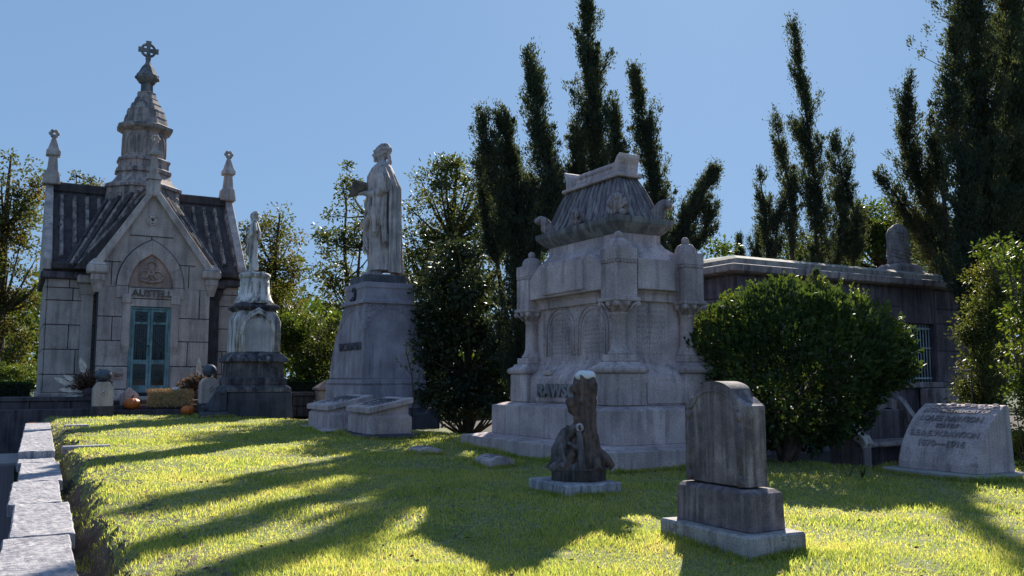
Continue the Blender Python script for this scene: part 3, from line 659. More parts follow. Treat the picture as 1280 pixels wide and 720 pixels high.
# dried palm arrangements
FROND = plain('dried_palm_frond', (.66, .58, .52), .85, var=.3, sc=10)
DRYF = leafmat('dried_fronds', [(.20, .17, .14), (.36, .31, .26), (.50, .43, .34)], .35, .8, 3)
DRYD = leafmat('dark_dried_foliage', [(.05, .03, .03), (.10, .06, .05), (.16, .10, .08)], .3, .8, 3)
def arrangement(c, big, label, w_, n1, seed):
    o = thing('dried_bouquet', c, label, 'dried flowers'); rr = random.Random(seed); C = Vector(c); b = MB()
    b.lathe(c, [(.16, 0), (.20, .22), (.17, .26)], 10); b.build('pot', WALLD, o)
    P, D = [], []
    for i in range(n1):
        d = Vector((rr.uniform(-1, 1) * w_, rr.uniform(-.5, .3), rr.uniform(.2, 1))).normalized(); l_ = rr.uniform(.3, .62); s_ = C + Vector((0, 0, .2)); b2 = None
        for q in range(16): P.append(s_ + d * l_ * (.3 + .7 * q / 16)); D.append(d + Vector((rr.gauss(0, .5), rr.gauss(0, .5), rr.gauss(0, .5))))
    leaf_obj('dark_foliage', P, np.array(D), .1, .035, DRYD, o, C)
    for dx, dz, l_, wd in big:
        d = Vector((dx, -.12, dz)).normalized(); sd_ = Vector((d.z, 0, -d.x)); s_ = C + Vector((0, -.05, .15)); b = MB(); l_ *= 1.05; wd *= 1.5
        ts = np.linspace(0, 1, 9); ctr = [s_ + d * l_ * t_ for t_ in ts]
        lf = [tuple(p_ + sd_ * wd * math.sin(math.pi * max(0, t_ - .35) / .65) ** .7 + Vector((0, .01, 0))) if t_ > .35 else tuple(p_ + sd_ * .006) for p_, t_ in zip(ctr, ts)]
        rt = [tuple(p_ - sd_ * wd * math.sin(math.pi * max(0, t_ - .35) / .65) ** .7 + Vector((0, -.01, 0))) if t_ > .35 else tuple(p_ - sd_ * .006) for p_, t_ in zip(ctr, ts)]
        vs = lf + rt; nV = len(lf); b._new(vs, [(i, i + 1, nV + i + 1, nV + i) for i in range(nV - 1)])
        b.build('palm_frond', FROND, o)
    return o
arrangement((1.85, 27.15, .86), [(-1, .45, .95, .05), (-.85, .62, .8, .05), (-.28, 1, .98, .065), (-1, .12, .75, .04), (-1, -.3, .85, .05), (-.7, -.35, .8, .04), (.55, .9, .5, .03)], 'dried palm fan bouquet with long pale fronds behind the left gate pier', 1.2, 150, 1).location.z = .84
arrangement((4.75, 27.2, .76), [(-.05, 1, 1.05, .05), (-.38, .9, .62, .05), (-.75, .62, .55, .06), (.5, .8, .6, .05), (.75, .5, .55, .05), (-.15, .7, .5, .07), (.2, 1, .8, .04)], 'dark dried bouquet with cream blooms beside the right gate pier', 1.1, 240, 2)
# far small capped pier beyond the tombs
o = thing('capped_pier', (8.45, 26.6, .3), 'small square pier with pyramid cap at the end of the right terrace wall', 'pier')
b = MB(); b.box(8.2, 8.72, 26.6, 27.1, .2, 1.02, .02); b.build('shaft', MAUS, o)
b = MB(); b.rects([(1.021, 8.14, 8.78, 26.54, 27.16), (1.08, 8.14, 8.78, 26.54, 27.16), (1.3, 8.42, 8.5, 26.8, 26.88)], b=.01); b.build('cap', PINK, o)

# ------------------------------------------------------------ robed statues
def robed(mb, Hh, M, folds, lean=0, hem=.42, spread=1.0, deep=.15):
    """one lofted gown from hem to neck with running folds"""
    k = Hh / 3.4
    lv = [(.00, .06, .40, .42), (.06, .06, .38, .42), (.15, .03, .37, .41), (.28, -.01, .37, .40), (.42, -.02, .37, .39), (.54, 0, .36, .38), (.62, .01, .36, .40), (.70, .01, .36, .43), (.77, .02, .32, .44), (.82, .03, .24, .38), (.845, .03, .16, .24), (.865, .02, .11, .12), (.90, 0, .10, .105)]
    n_ = 120; rs = []
    Z = np.linspace(0, 1, 34)
    zz = [q[0] for q in lv]; oo = [q[1] for q in lv]; dd = [q[2] for q in lv]; ww = [q[3] for q in lv]
    for t_ in np.linspace(0, .90, 60):
        o_, d_, w_ = np.interp(t_, zz, oo), np.interp(t_, zz, dd), np.interp(t_, zz, ww); fa = deep * (1 - min(1, max(0, (t_ - .5) / .3))) + .012
        ring = []
        for i in range(n_):
            a_ = 2 * math.pi * i / n_; ph = a_ * folds + 1.6 * math.sin(t_ * 5 + a_ * 2)
            f_ = 1 - fa * (abs(math.sin(ph * .5)) ** .6) + fa * .6 * noise.noise(Vector((math.cos(a_) * 1.5, math.sin(a_) * 1.5, t_ * 4)))
            ring.append(tuple(M @ Vector((k * (o_ + lean * t_ + d_ * f_ * spread * math.cos(a_)), k * w_ * f_ * spread * math.sin(a_), Hh * (.045 + t_ * .955)))))
        rs.append(ring)
    mb.rings(rs, 0, True)
def statue(name, loc, Hh, rz, label, base_m, book, armfn, vox, folds=13, slim=1.0, mantle=True):
    o = thing(name, loc, label, 'statue'); k = Hh / 3.4; M = Matrix.Translation(Vector(loc)) @ Matrix.Rotation(rz, 4, 'Z') ; b = MB()
    def T(x, y, z): return tuple(M @ Vector((x * k, y * k, z * k)))
    def bl(x, y, z, r, sc=(1, 1, 1)): b.ball(T(x, y, z), r * k, 0, 14, 10, sc, M.to_3x3().to_4x4())
    robed(b, Hh, M, folds, spread=slim)
    # feet
    for y in (-.13, .12): b.tube([T(.05, y, .06), T(-.22, y, .09), T(-.45, y * 1.15, .045)], [.09 * k, .085 * k, .05 * k], 10)
    # neck and head facing -x
    b.tube([T(.02, 0, 2.86), T(-.01, 0, 3.02), T(-.02, 0, 3.12)], [.13 * k, .105 * k, .11 * k], 12)
    bl(.01, 0, 3.20, .20, (1.0, .82, 1.02)); bl(-.06, 0, 3.09, .155, (1, .80, .95)); bl(-.155, 0, 2.985, .052, (1, 1.1, .8))
    b.tube([T(-.165, 0, 3.21), T(-.222, 0, 3.115), T(-.175, 0, 3.095)], [.022 * k, .036 * k, .02 * k], 8)            # nose
    b.tube([T(-.172, -.12, 3.225), T(-.197, -.04, 3.232), T(-.197, .04, 3.232), T(-.172, .12, 3.225)], .022 * k, 6)  # brow
    bl(-.185, 0, 3.052, .03, (.7, 1.5, .55)); bl(-.180, 0, 3.028, .03, (.7, 1.3, .55))
    for s_ in (-1, 1): bl(-.155, .07 * s_, 3.185, .03); bl(.01, .165 * s_, 3.14, .045, (1, .5, 1.4)); bl(-.10, .09 * s_, 3.09, .06)
    # mantle: shoulder cape and the long fall of cloth behind
    rs = []
    for t_ in np.linspace(0, 1, 26 if mantle else 8):
        if not mantle: t_ *= .35
        z = 2.84 - t_ * 2.76; ring = []; wv = .40 + .06 * math.sin(t_ * 9) + .04 * t_
        for i in range(36):
            a_ = -1.15 + 2.3 * i / 35; rr_ = (.20 + .24 * min(1, t_ * 5)) * slim * (1 + .13 * abs(math.sin(i * .62 + t_ * 2.2)) - .06) + .10 * t_ ** 2
            ring.append((.04 + rr_ * math.cos(a_), (rr_ + .03) * math.sin(a_)))
        ring2 = [(x * .80 + .01, y * .80) for x, y in ring[::-1]]
        rs.append([T(x, y, z) for x, y in ring + ring2])
    b.rings(rs, 0, True)
    # swag folds across the front
    for y0, z0, y1, z1, zc in ((-.40, 2.05, .30, 1.35, 1.25), (-.38, 1.75, .22, .95, .80), (-.36, 2.2, .36, 1.75, 1.7)):
        b.tube([T(-.22 - .13 * math.sin(math.pi * t_), y0 + (y1 - y0) * t_, z0 + (z1 - z0) * t_ - .18 * math.sin(math.pi * t_)) for t_ in np.linspace(0, 1, 9)], [(.03 + .045 * math.sin(math.pi * t_)) * k for t_ in np.linspace(0, 1, 9)], 8)
    armfn(b, T, k)
    remeshed(b, 'robed_figure', base_m, o, vox, 0, .005 * k, 14)
    hb = MB()
    def hl(x, y, z, r, sc=(1, 1, 1)): hb.ball(T(x, y, z), r * k, 0, 12, 8, sc, M.to_3x3().to_4x4())
    hl(.05, 0, 3.25, .205, (1.0, .92, .86))
    rh = random.Random(3)
    for i in range(70):
        a_ = rh.uniform(-2.2, 2.2); e_ = rh.uniform(-.5, 1.4); hl(.045 + .19 * math.cos(a_) * math.cos(e_), .175 * math.sin(a_) * math.cos(e_), 3.25 + .16 * math.sin(e_), rh.uniform(.028, .05))
    for y in (-.1, 0, .1): hb.tube([T(.17, y, 3.12), T(.21, y * 1.3, 2.98), T(.17, y * 1.5, 2.86)], [.06 * k, .055 * k, .03 * k], 8)
    remeshed(hb, 'hair', base_m, o, vox, 1, .01 * k, 16)
    if book: book(T, o, k)
    b = MB(); b.rings([[T(.55 * math.cos(t_) * 1.0, .5 * math.sin(t_), z) for t_ in [math.pi / 4 + math.pi / 2 * i for i in range(4)]] for z in (-.03, .05)])
    b.build('plinth', base_m, o); return o
def hand(b, T, k, p, d, up, side):
    """palm, four unequal curled fingers and a thumb"""
    p = Vector(p); d = Vector(d).normalized(); up = Vector(up).normalized(); s_ = d.cross(up).normalized() * side
    b.tube([T(*p), T(*(p + d * .08)), T(*(p + d * .16))], [.052 * k, .062 * k, .055 * k], 10)
    for i, l_ in enumerate((.13, .155, .145, .11)):
        q = p + d * .15 + s_ * (i - 1.5) * .034; b.tube([T(*q), T(*(q + d * l_ * .5 + up * .012)), T(*(q + d * l_ * .85 - up * .03)), T(*(q + d * l_ * .9 - up * .07))], [.021 * k, .02 * k, .018 * k, .013 * k], 6)
    q = p + d * .04 - s_ * .05; b.tube([T(*q), T(*(q - s_ * .05 + d * .06)), T(*(q - s_ * .045 + d * .13))], [.024 * k, .022 * k, .015 * k], 6)
def arms1(b, T0, k):
    T = lambda x, y, z: T0(x, -y, z)
    b.tube([T(.02, .36, 2.70), T(.08, .47, 2.42), T(.06, .50, 2.12), T(-.08, .44, 2.02)], [.13 * k, .17 * k, .15 * k, .12 * k], 12)        # near sleeve
    b.tube([T(.04, .48, 2.10), T(-.2, .38, 2.03), T(-.42, .2, 2.10)], [.12 * k, .10 * k, .065 * k], 10)
    hand(b, T, k, (-.42, .2, 2.10), (-1, -.35, .08), (0, 0, 1), 1)
    b.tube([T(.0, -.36, 2.70), T(.02, -.46, 2.3), T(-.10, -.46, 1.95), T(-.30, -.42, 1.62), T(-.42, -.38, 1.50)], [.12 * k, .13 * k, .12 * k, .075 * k, .055 * k], 10)
    hand(b, T, k, (-.42, -.38, 1.50), (-.6, .1, -1), (-1, 0, .3), -1)
    for x0, y0, zt, zb_, r_ in ((-.12, .44, 2.0, .95, .085), (-.02, .47, 2.05, 1.25, .09), (-.24, .36, 2.0, 1.30, .07), (.12, .46, 2.1, .70, .085)):
        b.tube([T(x0, y0, zt), T(x0 - .03, y0 - .01, (zt + zb_) / 2 + .1), T(x0 + .02, y0 - .02, zb_ + .15), T(x0 + .04, y0 - .06, zb_)], [r_ * .7 * k, r_ * k, r_ * .9 * k, .015 * k], 6)
    for i in range(3): b.tube([T(-.36 + .02 * i, -.15 + .1 * i, 1.95 - .3 * i), T(-.40, .05, 1.2 - .25 * i), T(-.30, .25, .75 - .1 * i)], [.03 * k, .05 * k, .02 * k], 6)
    b.tube([T(-.18, .30, 2.72), T(-.30, .05, 2.55), T(-.32, -.2, 2.3), T(-.28, -.38, 2.0)], [.045 * k, .06 * k, .06 * k, .04 * k], 8)
def book1(T0, o, k):
    T = lambda x, y, z: T0(x, -y, z)
    b = MB()
    for s_ in (-1, 1):
        v = []
        for x, y, z in ((-.80, .14, 1.98), (-.40, .14, 2.09), (-.30, .14 + .26 * s_, 2.27), (-.66, .14 + .26 * s_, 2.36)):
            v += [(x, y, z), (x, y, z + .05)]
        q = [T(*p_) for p_ in v]; b._new([q[0], q[2], q[4], q[6], q[1], q[3], q[5], q[7]], [(0, 1, 2, 3), (4, 5, 6, 7), (0, 1, 5, 4), (1, 2, 6, 5), (2, 3, 7, 6), (3, 0, 4, 7)])
    b.build('open_book', stone('dark_book_stone', (.17, .145, .14), (.07, .065, .07), .8), o)  # book in a darker stone than the figure

# ------------------------------------------------------------ tall pedestal monument and its statue
pz = H(7.6, 20.6)
pd = thing('pedestal_monument', (8.1, 21.1, .2), 'tall tapering blue-grey granite pedestal under the book-holding statue', 'monument')
b = MB(); b.rects([(.15, 6.98, 9.1, 19.72, 22.95), (.52, 6.98, 9.1, 19.72, 22.95), (.66, 7.1, 8.98, 19.9, 22.8)], b=.02); b.build('base', PEDB, pd)
b = MB(); b.rects([(.66, 7.14, 8.9, 20.0, 22.72), (1.20, 7.17, 8.86, 20.02, 22.66), (1.21, 7.21, 8.83, 20.05, 22.6), (1.235, 7.21, 8.83, 20.05, 22.6), (1.245, 7.17, 8.86, 20.02, 22.64), (1.34, 7.18, 8.85, 20.03, 22.62), (1.35, 7.22, 8.82, 20.06, 22.56), (1.37, 7.22, 8.82, 20.06, 22.56), (1.38, 7.19, 8.84, 20.05, 22.58)]); b.build('plinth', PED, pd)
lv = []
for t_ in np.linspace(0, 1, 15):
    z = 1.38 + t_ * 1.80; c = t_ ** 2.2
    lv.append((z, 7.21 + .06 * t_ + .02 * c, 8.83 - .06 * t_ - .20 * c, 20.06 + .04 * t_, 22.56 - .30 * t_ - .62 * c))
b = MB(); b.rects(lv, b=0); b.build('shaft', PED, pd)
b = MB(); b.rects([(3.18, 7.21, 8.66, 20.03, 21.74), (3.26, 7.21, 8.66, 20.03, 21.74), (3.28, 7.27, 8.56, 20.1, 21.62), (3.55, 7.28, 8.55, 20.11, 21.6), (3.57, 7.26, 8.57, 20.09, 21.62), (3.70, 7.27, 8.56, 20.1, 21.6)], b=.008)
b.build('cap', PED, pd)
b = MB(); b.rects([(3.701, 7.36, 8.40, 20.2, 21.5), (3.90, 7.37, 8.39, 20.21, 21.49)], b=.012); b.build('statue_plinth', stone('dark_streaked_cap', (.17, .165, .185), (.06, .06, .07), .9, thr=.46), pd)
# carved arches with foliage in the spandrels, wreath on the cap
b = MB()
def shaft_x(z): t_ = (z - 1.38) / 1.8; return 7.21 + .06 * t_ + .02 * max(0, t_) ** 2.2
def shaft_y(z): t_ = (z - 1.38) / 1.8; return 20.06 + .04 * t_
def shaft_x1(z): t_ = max(0, (z - 1.38) / 1.8); return 8.83 - .06 * t_ - .2 * t_ ** 2.2
def shaft_y1(z): t_ = max(0, (z - 1.38) / 1.8); return 22.56 - .3 * t_ - .62 * t_ ** 2.2
arc = [(t_, 2.35 + .72 * math.sin(math.pi * t_) ** .6) for t_ in np.linspace(0.02, .98, 21)]
b.tube([(7.25 + (shaft_x1(z) - 7.28) * t_, shaft_y(z) - .004, z) for t_, z in arc], .014, 5)
b.tube([(shaft_x(z) - .004, 20.1 + (shaft_y1(z) - 20.14) * t_, z) for t_, z in arc], .014, 5)
rl = random.Random(5)
for i in range(230):
    t_ = rl.choice([rl.uniform(.02, .38), rl.uniform(.62, .98)]); za = 2.35 + .72 * math.sin(math.pi * t_) ** .6; z = rl.uniform(za + .03, 3.14)
    if z > 3.15: continue
    if rl.random() < .55: c = (7.25 + (shaft_x1(z) - 7.28) * t_, shaft_y(z) - .002, z); sc = (1, .35, .45)
    else: c = (shaft_x(z) - .002, 20.1 + (shaft_y1(z) - 20.14) * t_, z); sc = (.35, 1, .45)
    b.ball(c, rl.uniform(.03, .06), 0, 6, 5, sc, Matrix.Rotation(rl.uniform(-.9, .9), 4, 'Y' if sc[1] < 1 else 'X'))
b.build('carved_spandrels', PED, pd)
b = MB(); b.tube([(7.24, 20.85 + .10 * math.cos(t_), 3.44 + .15 * math.sin(t_)) for t_ in np.linspace(.5, 5.8, 13)], .03, 5); b.ball((7.24, 20.98, 3.3), .05, u=6, v=5); b.build('carved_wreath', PEDB, pd)
b = MB(); text_mb(b, 'W.C.RAWSON', .28, .03, face_negx(7.215, 21.0, 2.14), .0, fit=1.6); b.build('carved_name', stone('pedestal_letters', (.15, .135, .16), (.08, .07, .09), .5), pd)
statue('robed_statue', (7.92, 20.85, 3.90), 3.42, R(-24), 'large robed stone statue holding an open book on the tall tapering pedestal', STAT, book1, arms1, .0135, 11)

# ------------------------------------------------------------ stained marble monument with white statue
wm = thing('marble_monument', (5.9, 25.4, .3), 'white marble monument with black stained stepped base beside the mausoleum', 'monument')
b = MB(); b.rects([(.2, 5.02, 6.82, 24.5, 26.3), (1.0, 5.06, 6.78, 24.54, 26.26)], b=.02); b.build('base', PEDB, wm)
b = MB(); b.rects([(1.001, 5.02, 6.76, 24.52, 26.2), (1.10, 5.02, 6.76, 24.52, 26.2), (1.2, 5.14, 6.64, 24.64, 26.1), (1.22, 5.12, 6.66, 24.62, 26.12), (1.36, 5.12, 6.66, 24.62, 26.12), (1.42, 5.18, 6.6, 24.7, 26.04), (1.80, 5.2, 6.58, 24.7, 26.02), (1.84, 5.08, 6.7, 24.58, 26.14), (1.92, 5.1, 6.68, 24.6, 26.12), (2.02, 5.2, 6.58, 24.7, 26.0), (2.1, 5.28, 6.5, 24.8, 25.9)], b=.008); b.build('stepped_base', MARBB, wm)
b = MB(); b.rects([(2.1, 5.28, 6.46, 24.82, 25.98), (3.0, 5.30, 6.44, 24.84, 25.96), (3.3, 5.42, 6.3, 24.96, 25.84)], b=.01)
for x in (5.30, 6.44): b.tube([(x, 24.82, 2.12), (x, 24.82, 2.95), (x + (.1 if x < 6 else -.1), 24.9, 3.2)], .055, 8)
for x in (5.44, 6.30): b.tube([(x, 24.81, 2.12), (x, 24.81, 2.8)], .03, 6)
b.tube([(x, 24.80, z) for x, z in pointed(5.87, 2.6, .43, 3.22, 6)], .045, 6)
for i in range(24): p_ = pointed(5.87, 2.62, .46, 3.3, 12)[i]; b.ball((p_[0], 24.82, p_[1]), .05, u=6, v=5)
b.build('die', MARB, wm)
b = MB(); b.prism(pointed(5.87, 2.55, .34, 3.05, 6) + [(6.21, 2.12), (5.53, 2.12)], 'y', 24.795, 24.83); b.build('inscription_panel', stone('pale_marble_panel', (.47, .45, .46), (.2, .2, .2), .4, grain=.1), wm)
b = MB(); b.rects([(3.26, 5.36, 6.36, 24.9, 25.9), (3.36, 5.26, 6.46, 24.8, 26.0), (3.42, 5.3, 6.42, 24.84, 25.96), (3.5, 5.42, 6.3, 24.96, 25.84)], b=.008); b.build('cornice', MARBB, wm)
b = MB(); b.lathe((5.87, 25.4, 0), [(.54, 3.48), (.46, 3.6), (.40, 3.8), (.37, 4.1), (.37, 4.2)], 24, flute=.07, nf=12)
for i in range(12): a_ = i * math.pi / 6; b.tube([(5.87 + .385 * math.cos(a_ + d_), 25.4 + .385 * math.sin(a_ + d_), 4.12 - .13 * abs(1 - abs(d_) * 4)) for d_ in np.linspace(-.25, .25, 7)], .02, 5)
b.build('neck', MARB, wm)
b = MB(); b.lathe((5.87, 25.4, 0), [(.38, 4.2), (.44, 4.24), (.44, 4.32), (.38, 4.36)], 24); b.build('statue_plinth', MARB, wm)
def arms2(b, T, k):
    b.tube([T(0, -.36, 2.7), T(.05, -.46, 2.3), T(-.15, -.36, 2.05), T(-.33, -.1, 2.3)], [.12 * k, .12 * k, .1 * k, .06 * k], 10)
    hand(b, T, k, (-.33, -.1, 2.3), (-.1, .4, 1), (-1, 0, 0), 1)
    b.tube([T(0, .36, 2.7), T(.06, .48, 2.3), T(-.1, .46, 1.9), T(-.2, .38, 1.7)], [.12 * k, .13 * k, .1 * k, .06 * k], 10)
    hand(b, T, k, (-.2, .38, 1.7), (-.3, 0, -1), (-1, 0, 0), 1)
statue('marble_statue', (5.80, 25.4, 4.37), 1.78, R(-10), 'small white marble robed statue on the stained monument beside the mausoleum', MARB, None, arms2, .013, 9, .74, False)
# dark scrolled stone at its foot
o = thing('scroll_headstone', (4.72, 24.6, H(4.7, 24.6)), 'small black-stained scroll-shaped headstone at the left foot of the marble monument', 'headstone')
z0 = H(4.7, 24.6) - .05
b = MB(); b.box(4.28, 5.14, 24.3, 24.9, z0, z0 + .12, .02); b.rects([(z0 + .121, 4.36, 5.06, 24.36, 24.84), (z0 + .22, 4.4, 5.02, 24.4, 24.8)], b=.01); b.build('base', PEDB, o)
b = MB(); pts = [(4.42, z0 + .221), (5.02, z0 + .221), (5.02, z0 + .70), (4.96, z0 + .80), (4.84, z0 + .82), (4.74, z0 + .76), (4.68, z0 + .62), (4.60, z0 + .45), (4.50, z0 + .36), (4.42, z0 + .33)]
b.prism(pts, 'y', 24.48, 24.74, bev=.02); b.tube([(4.47, 24.45, z0 + .32), (4.47, 24.77, z0 + .32)], .07, 10); b.tube([(4.9, 24.45, z0 + .74), (4.9, 24.77, z0 + .74)], .08, 10); b.build('scroll', PEDB, o)

# ------------------------------------------------------------ slanted box tombs
def box_tomb(x0, x1, y0, y1, zl, zh, label, worn):
    z0 = H(x0, y0); o = thing('slant_tomb', ((x0 + x1) / 2, (y0 + y1) / 2, z0 - .05), label, 'tomb', 'slanted box tombs in front of the pedestal')
    b = MB(); b.box(x0 - .16, x1 + .16, y0 - .14, y1 + .14, z0 - .08, z0 + .09, .03); bmesh.ops.subdivide_edges(b.bm, edges=b.bm.edges, cuts=4, use_grid_fill=True); b.jitter(.035, 5, x0); b.build('foundation', PEDB if worn else GRAN, o)
    b = MB(); ym0, ym1 = y0, y1; zb = z0 + .09; zk = zb + (zl - zb) * .62
    b.rings([[(x0, y0, zb), (x1, y0, zb), (x1, y1, zb), (x0, y1, zb)], [(x0, y0, zk), (x1, y0, zk), (x1, y1, zk), (x0, y1, zk)], [(x0 + .05, y0 + .05, zk + .06), (x1 - .05, y0 + .05, zk + .06), (x1 - .05, y1 - .05, zk + .06), (x0 + .05, y1 - .05, zk + .06)], [(x0 + .05, y0 + .05, zl - .09), (x1 - .05, y0 + .05, zh - .10), (x1 - .05, y1 - .05, zh - .10), (x0 + .05, y1 - .05, zl - .09)]])
    b.build('body', GRAN if not worn else GRAN, o)
    b = MB(); b.rings([[(x0 - .04, y0 - .03, zl - .10), (x1 + .02, y0 - .03, zh - .11), (x1 + .02, y1 + .03, zh - .11), (x0 - .04, y1 + .03, zl - .10)], [(x0 - .04, y0 - .03, zl + .01), (x1 + .02, y0 - .03, zh), (x1 + .02, y1 + .03, zh), (x0 - .04, y1 + .03, zl + .01)]])
    fs = list(b.bm.faces); b._bev(fs, .012)
    # raised border and worn lines of lettering, too worn to read
    sx, sz = (x1 - x0), (zh - zl); d = Vector((sx, 0, sz)).normalized(); nn_ = Vector((-d.z, 0, d.x)); P0 = Vector((x0, y0, zl + .010)); rr = random.Random(int(y0 * 10))
    L_ = math.hypot(sx, sz); W_ = y1 - y0
    for i in range(7):
        u0 = .14 + i * (L_ - .3) / 7; v = .12
        while v < W_ - .14:
            l_ = rr.uniform(.03, .07)
            if rr.random() < .8:
                a_ = P0 + d * u0 + Vector((0, v, 0)); q = [a_, a_ + Vector((0, l_, 0)), a_ + Vector((0, l_, 0)) + d * .045, a_ + d * .045]
                b.rings([[tuple(p_) for p_ in q], [tuple(p_ + nn_ * .006) for p_ in q]], 1)
            v += l_ + .02
    b.build('slab', [GRAN, PEDB], o); return o
box_tomb(5.92, 6.76, 15.95, 17.25, .80, 1.0, 'nearer slanted-top granite box tomb standing on a cracked dark foundation', True)
box_tomb(5.72, 6.65, 17.85, 19.3, .80, 1.02, 'farther slanted-top granite box tomb, partly hidden by the nearer one', False)
# flat curved-top flush markers in the grass
def flush(x0, x1, y0, y1, h_, label, m):
    z0 = min(H(x0, y0), H(x1, y1)); o = thing('grass_marker', ((x0 + x1) / 2, (y0 + y1) / 2, z0), label, 'grave marker', 'low curved-top markers set in the grass'); b = MB()
    pts = [(x0, z0 - .05), (x1, z0 - .05), (x1, z0 + h_ * .6)] + [(x1 + (x0 - x1) * t_, z0 + h_ * (.6 + .4 * math.sin(math.pi * t_))) for t_ in np.linspace(.1, .9, 9)] + [(x0, z0 + h_ * .6)]
    b.prism(pts, 'y', y0, y1, bev=.01); rr = random.Random(4)
    for i in range(5): xx = x0 + .08 + i * (x1 - x0 - .16) / 5; t_ = (xx - x0) / (x1 - x0); zz = z0 + h_ * (.6 + .4 * math.sin(math.pi * t_)); b.box(xx, xx + .02, y0 + .1 + rr.random() * .04, y1 - .1 - rr.random() * .05, zz - .01, zz + .006, mi=1)
    b.build('block', [m, HS], o)
flush(5.62, 6.02, 12.95, 13.45, .12, 'low curved granite marker in shaded grass nearer the slanted tombs', GRAN)
flush(5.72, 6.10, 10.75, 11.25, .16, 'low curved granite marker in shaded grass just left of the big columned monument', GRAN)
b = MB(); z0 = H(6.6, 23.2); b.box(6.3, 7.0, 23.1, 23.6, z0 - .05, z0 + .08, .02); tag(b.build('flat_ledger', PED, None, (6.65, 23.35, z0)), 'flat dark ledger stone in the grass right of the stained marble monument', 'ledger stone')
b = MB(); z0 = H(.95, 18.5); b.box(.76, 1.5, 16.5, 16.75, H(1.2, 16.5) - .1, H(1.4, 16.5) + .03, .015); tag(b.build('edging_stone', COPE, None, (1.1, 16.6, H(1.2, 16.5))), 'white marble edging strip at the turf edge beside the low wall, nearer one', 'edging stone')
b = MB(); b.box(1.0, 1.5, 21.5, 21.9, H(1.2, 21.5) - .1, H(1.2, 21.5) + .05, .02); tag(b.build('edging_stone', PED, None, (1.2, 21.7, H(1.2, 21.7))), 'small grey edging block in the grass near the far end of the low wall', 'edging stone')

# ------------------------------------------------------------ columned granite monument
rm = thing('columned_monument', (8.2, 11.6, .1), 'big grey granite monument with corner columns and a hipped stone roof', 'monument')
b = MB(); b.rects([(-.1, 6.8, 9.32, 9.42, 13.88), (.40, 6.8, 9.32, 9.42, 13.88), (.45, 7.14, 9.28, 9.77, 13.52)], b=.006)
b.rects([(.451, 7.13, 9.27, 9.78, 13.36), (.92, 7.13, 9.27, 9.78, 13.36), (.97, 7.33, 9.2, 10.0, 13.2)], b=.006); b.build('steps', GRAN, rm)
PX = [7.60, 8.86]; PY = [10.32, 12.80]; PC = [(x, y) for x in PX for y in PY]
b = MB(); b.rects([(.971, 7.40, 9.08, 10.10, 13.02), (1.36, 7.40, 9.08, 10.10, 13.02), (1.40, 7.42, 9.06, 10.12, 13.0), (1.62, 7.66, 8.82, 10.40, 12.74)], b=.006)
b.box(7.372, 7.399, 10.60, 12.45, 1.00, 1.335, .006); b.box(7.9, 8.6, 10.072, 10.099, 1.0, 1.3, .006); b.box(7.40, 7.52, 11.9, 12.14, 1.42, 1.50, .004)
b.build('name_block', GRAN, rm)
b = MB(); text_mb(b, 'RAWSON', .27, .07, face_negx(7.36, 11.50, 1.165), .012, fit=1.38); b.build('raised_name', stone('letter_granite', (.26, .23, .24), (.08, .08, .09), .6), rm)
for x, y in PC: b = MB(); b.box(x - .27, x + .27, y - .27, y + .27, .9711 + .0007 * x, 1.435, .014); b.build('pier_block', GRAN, rm)
b = MB(); b.box(7.66, 8.80, 10.4, 12.72, 1.55, 2.66); b.box(7.62, 8.84, 10.36, 12.76, 1.56, 1.64, .015); b.build('core_wall', GRAN, rm)
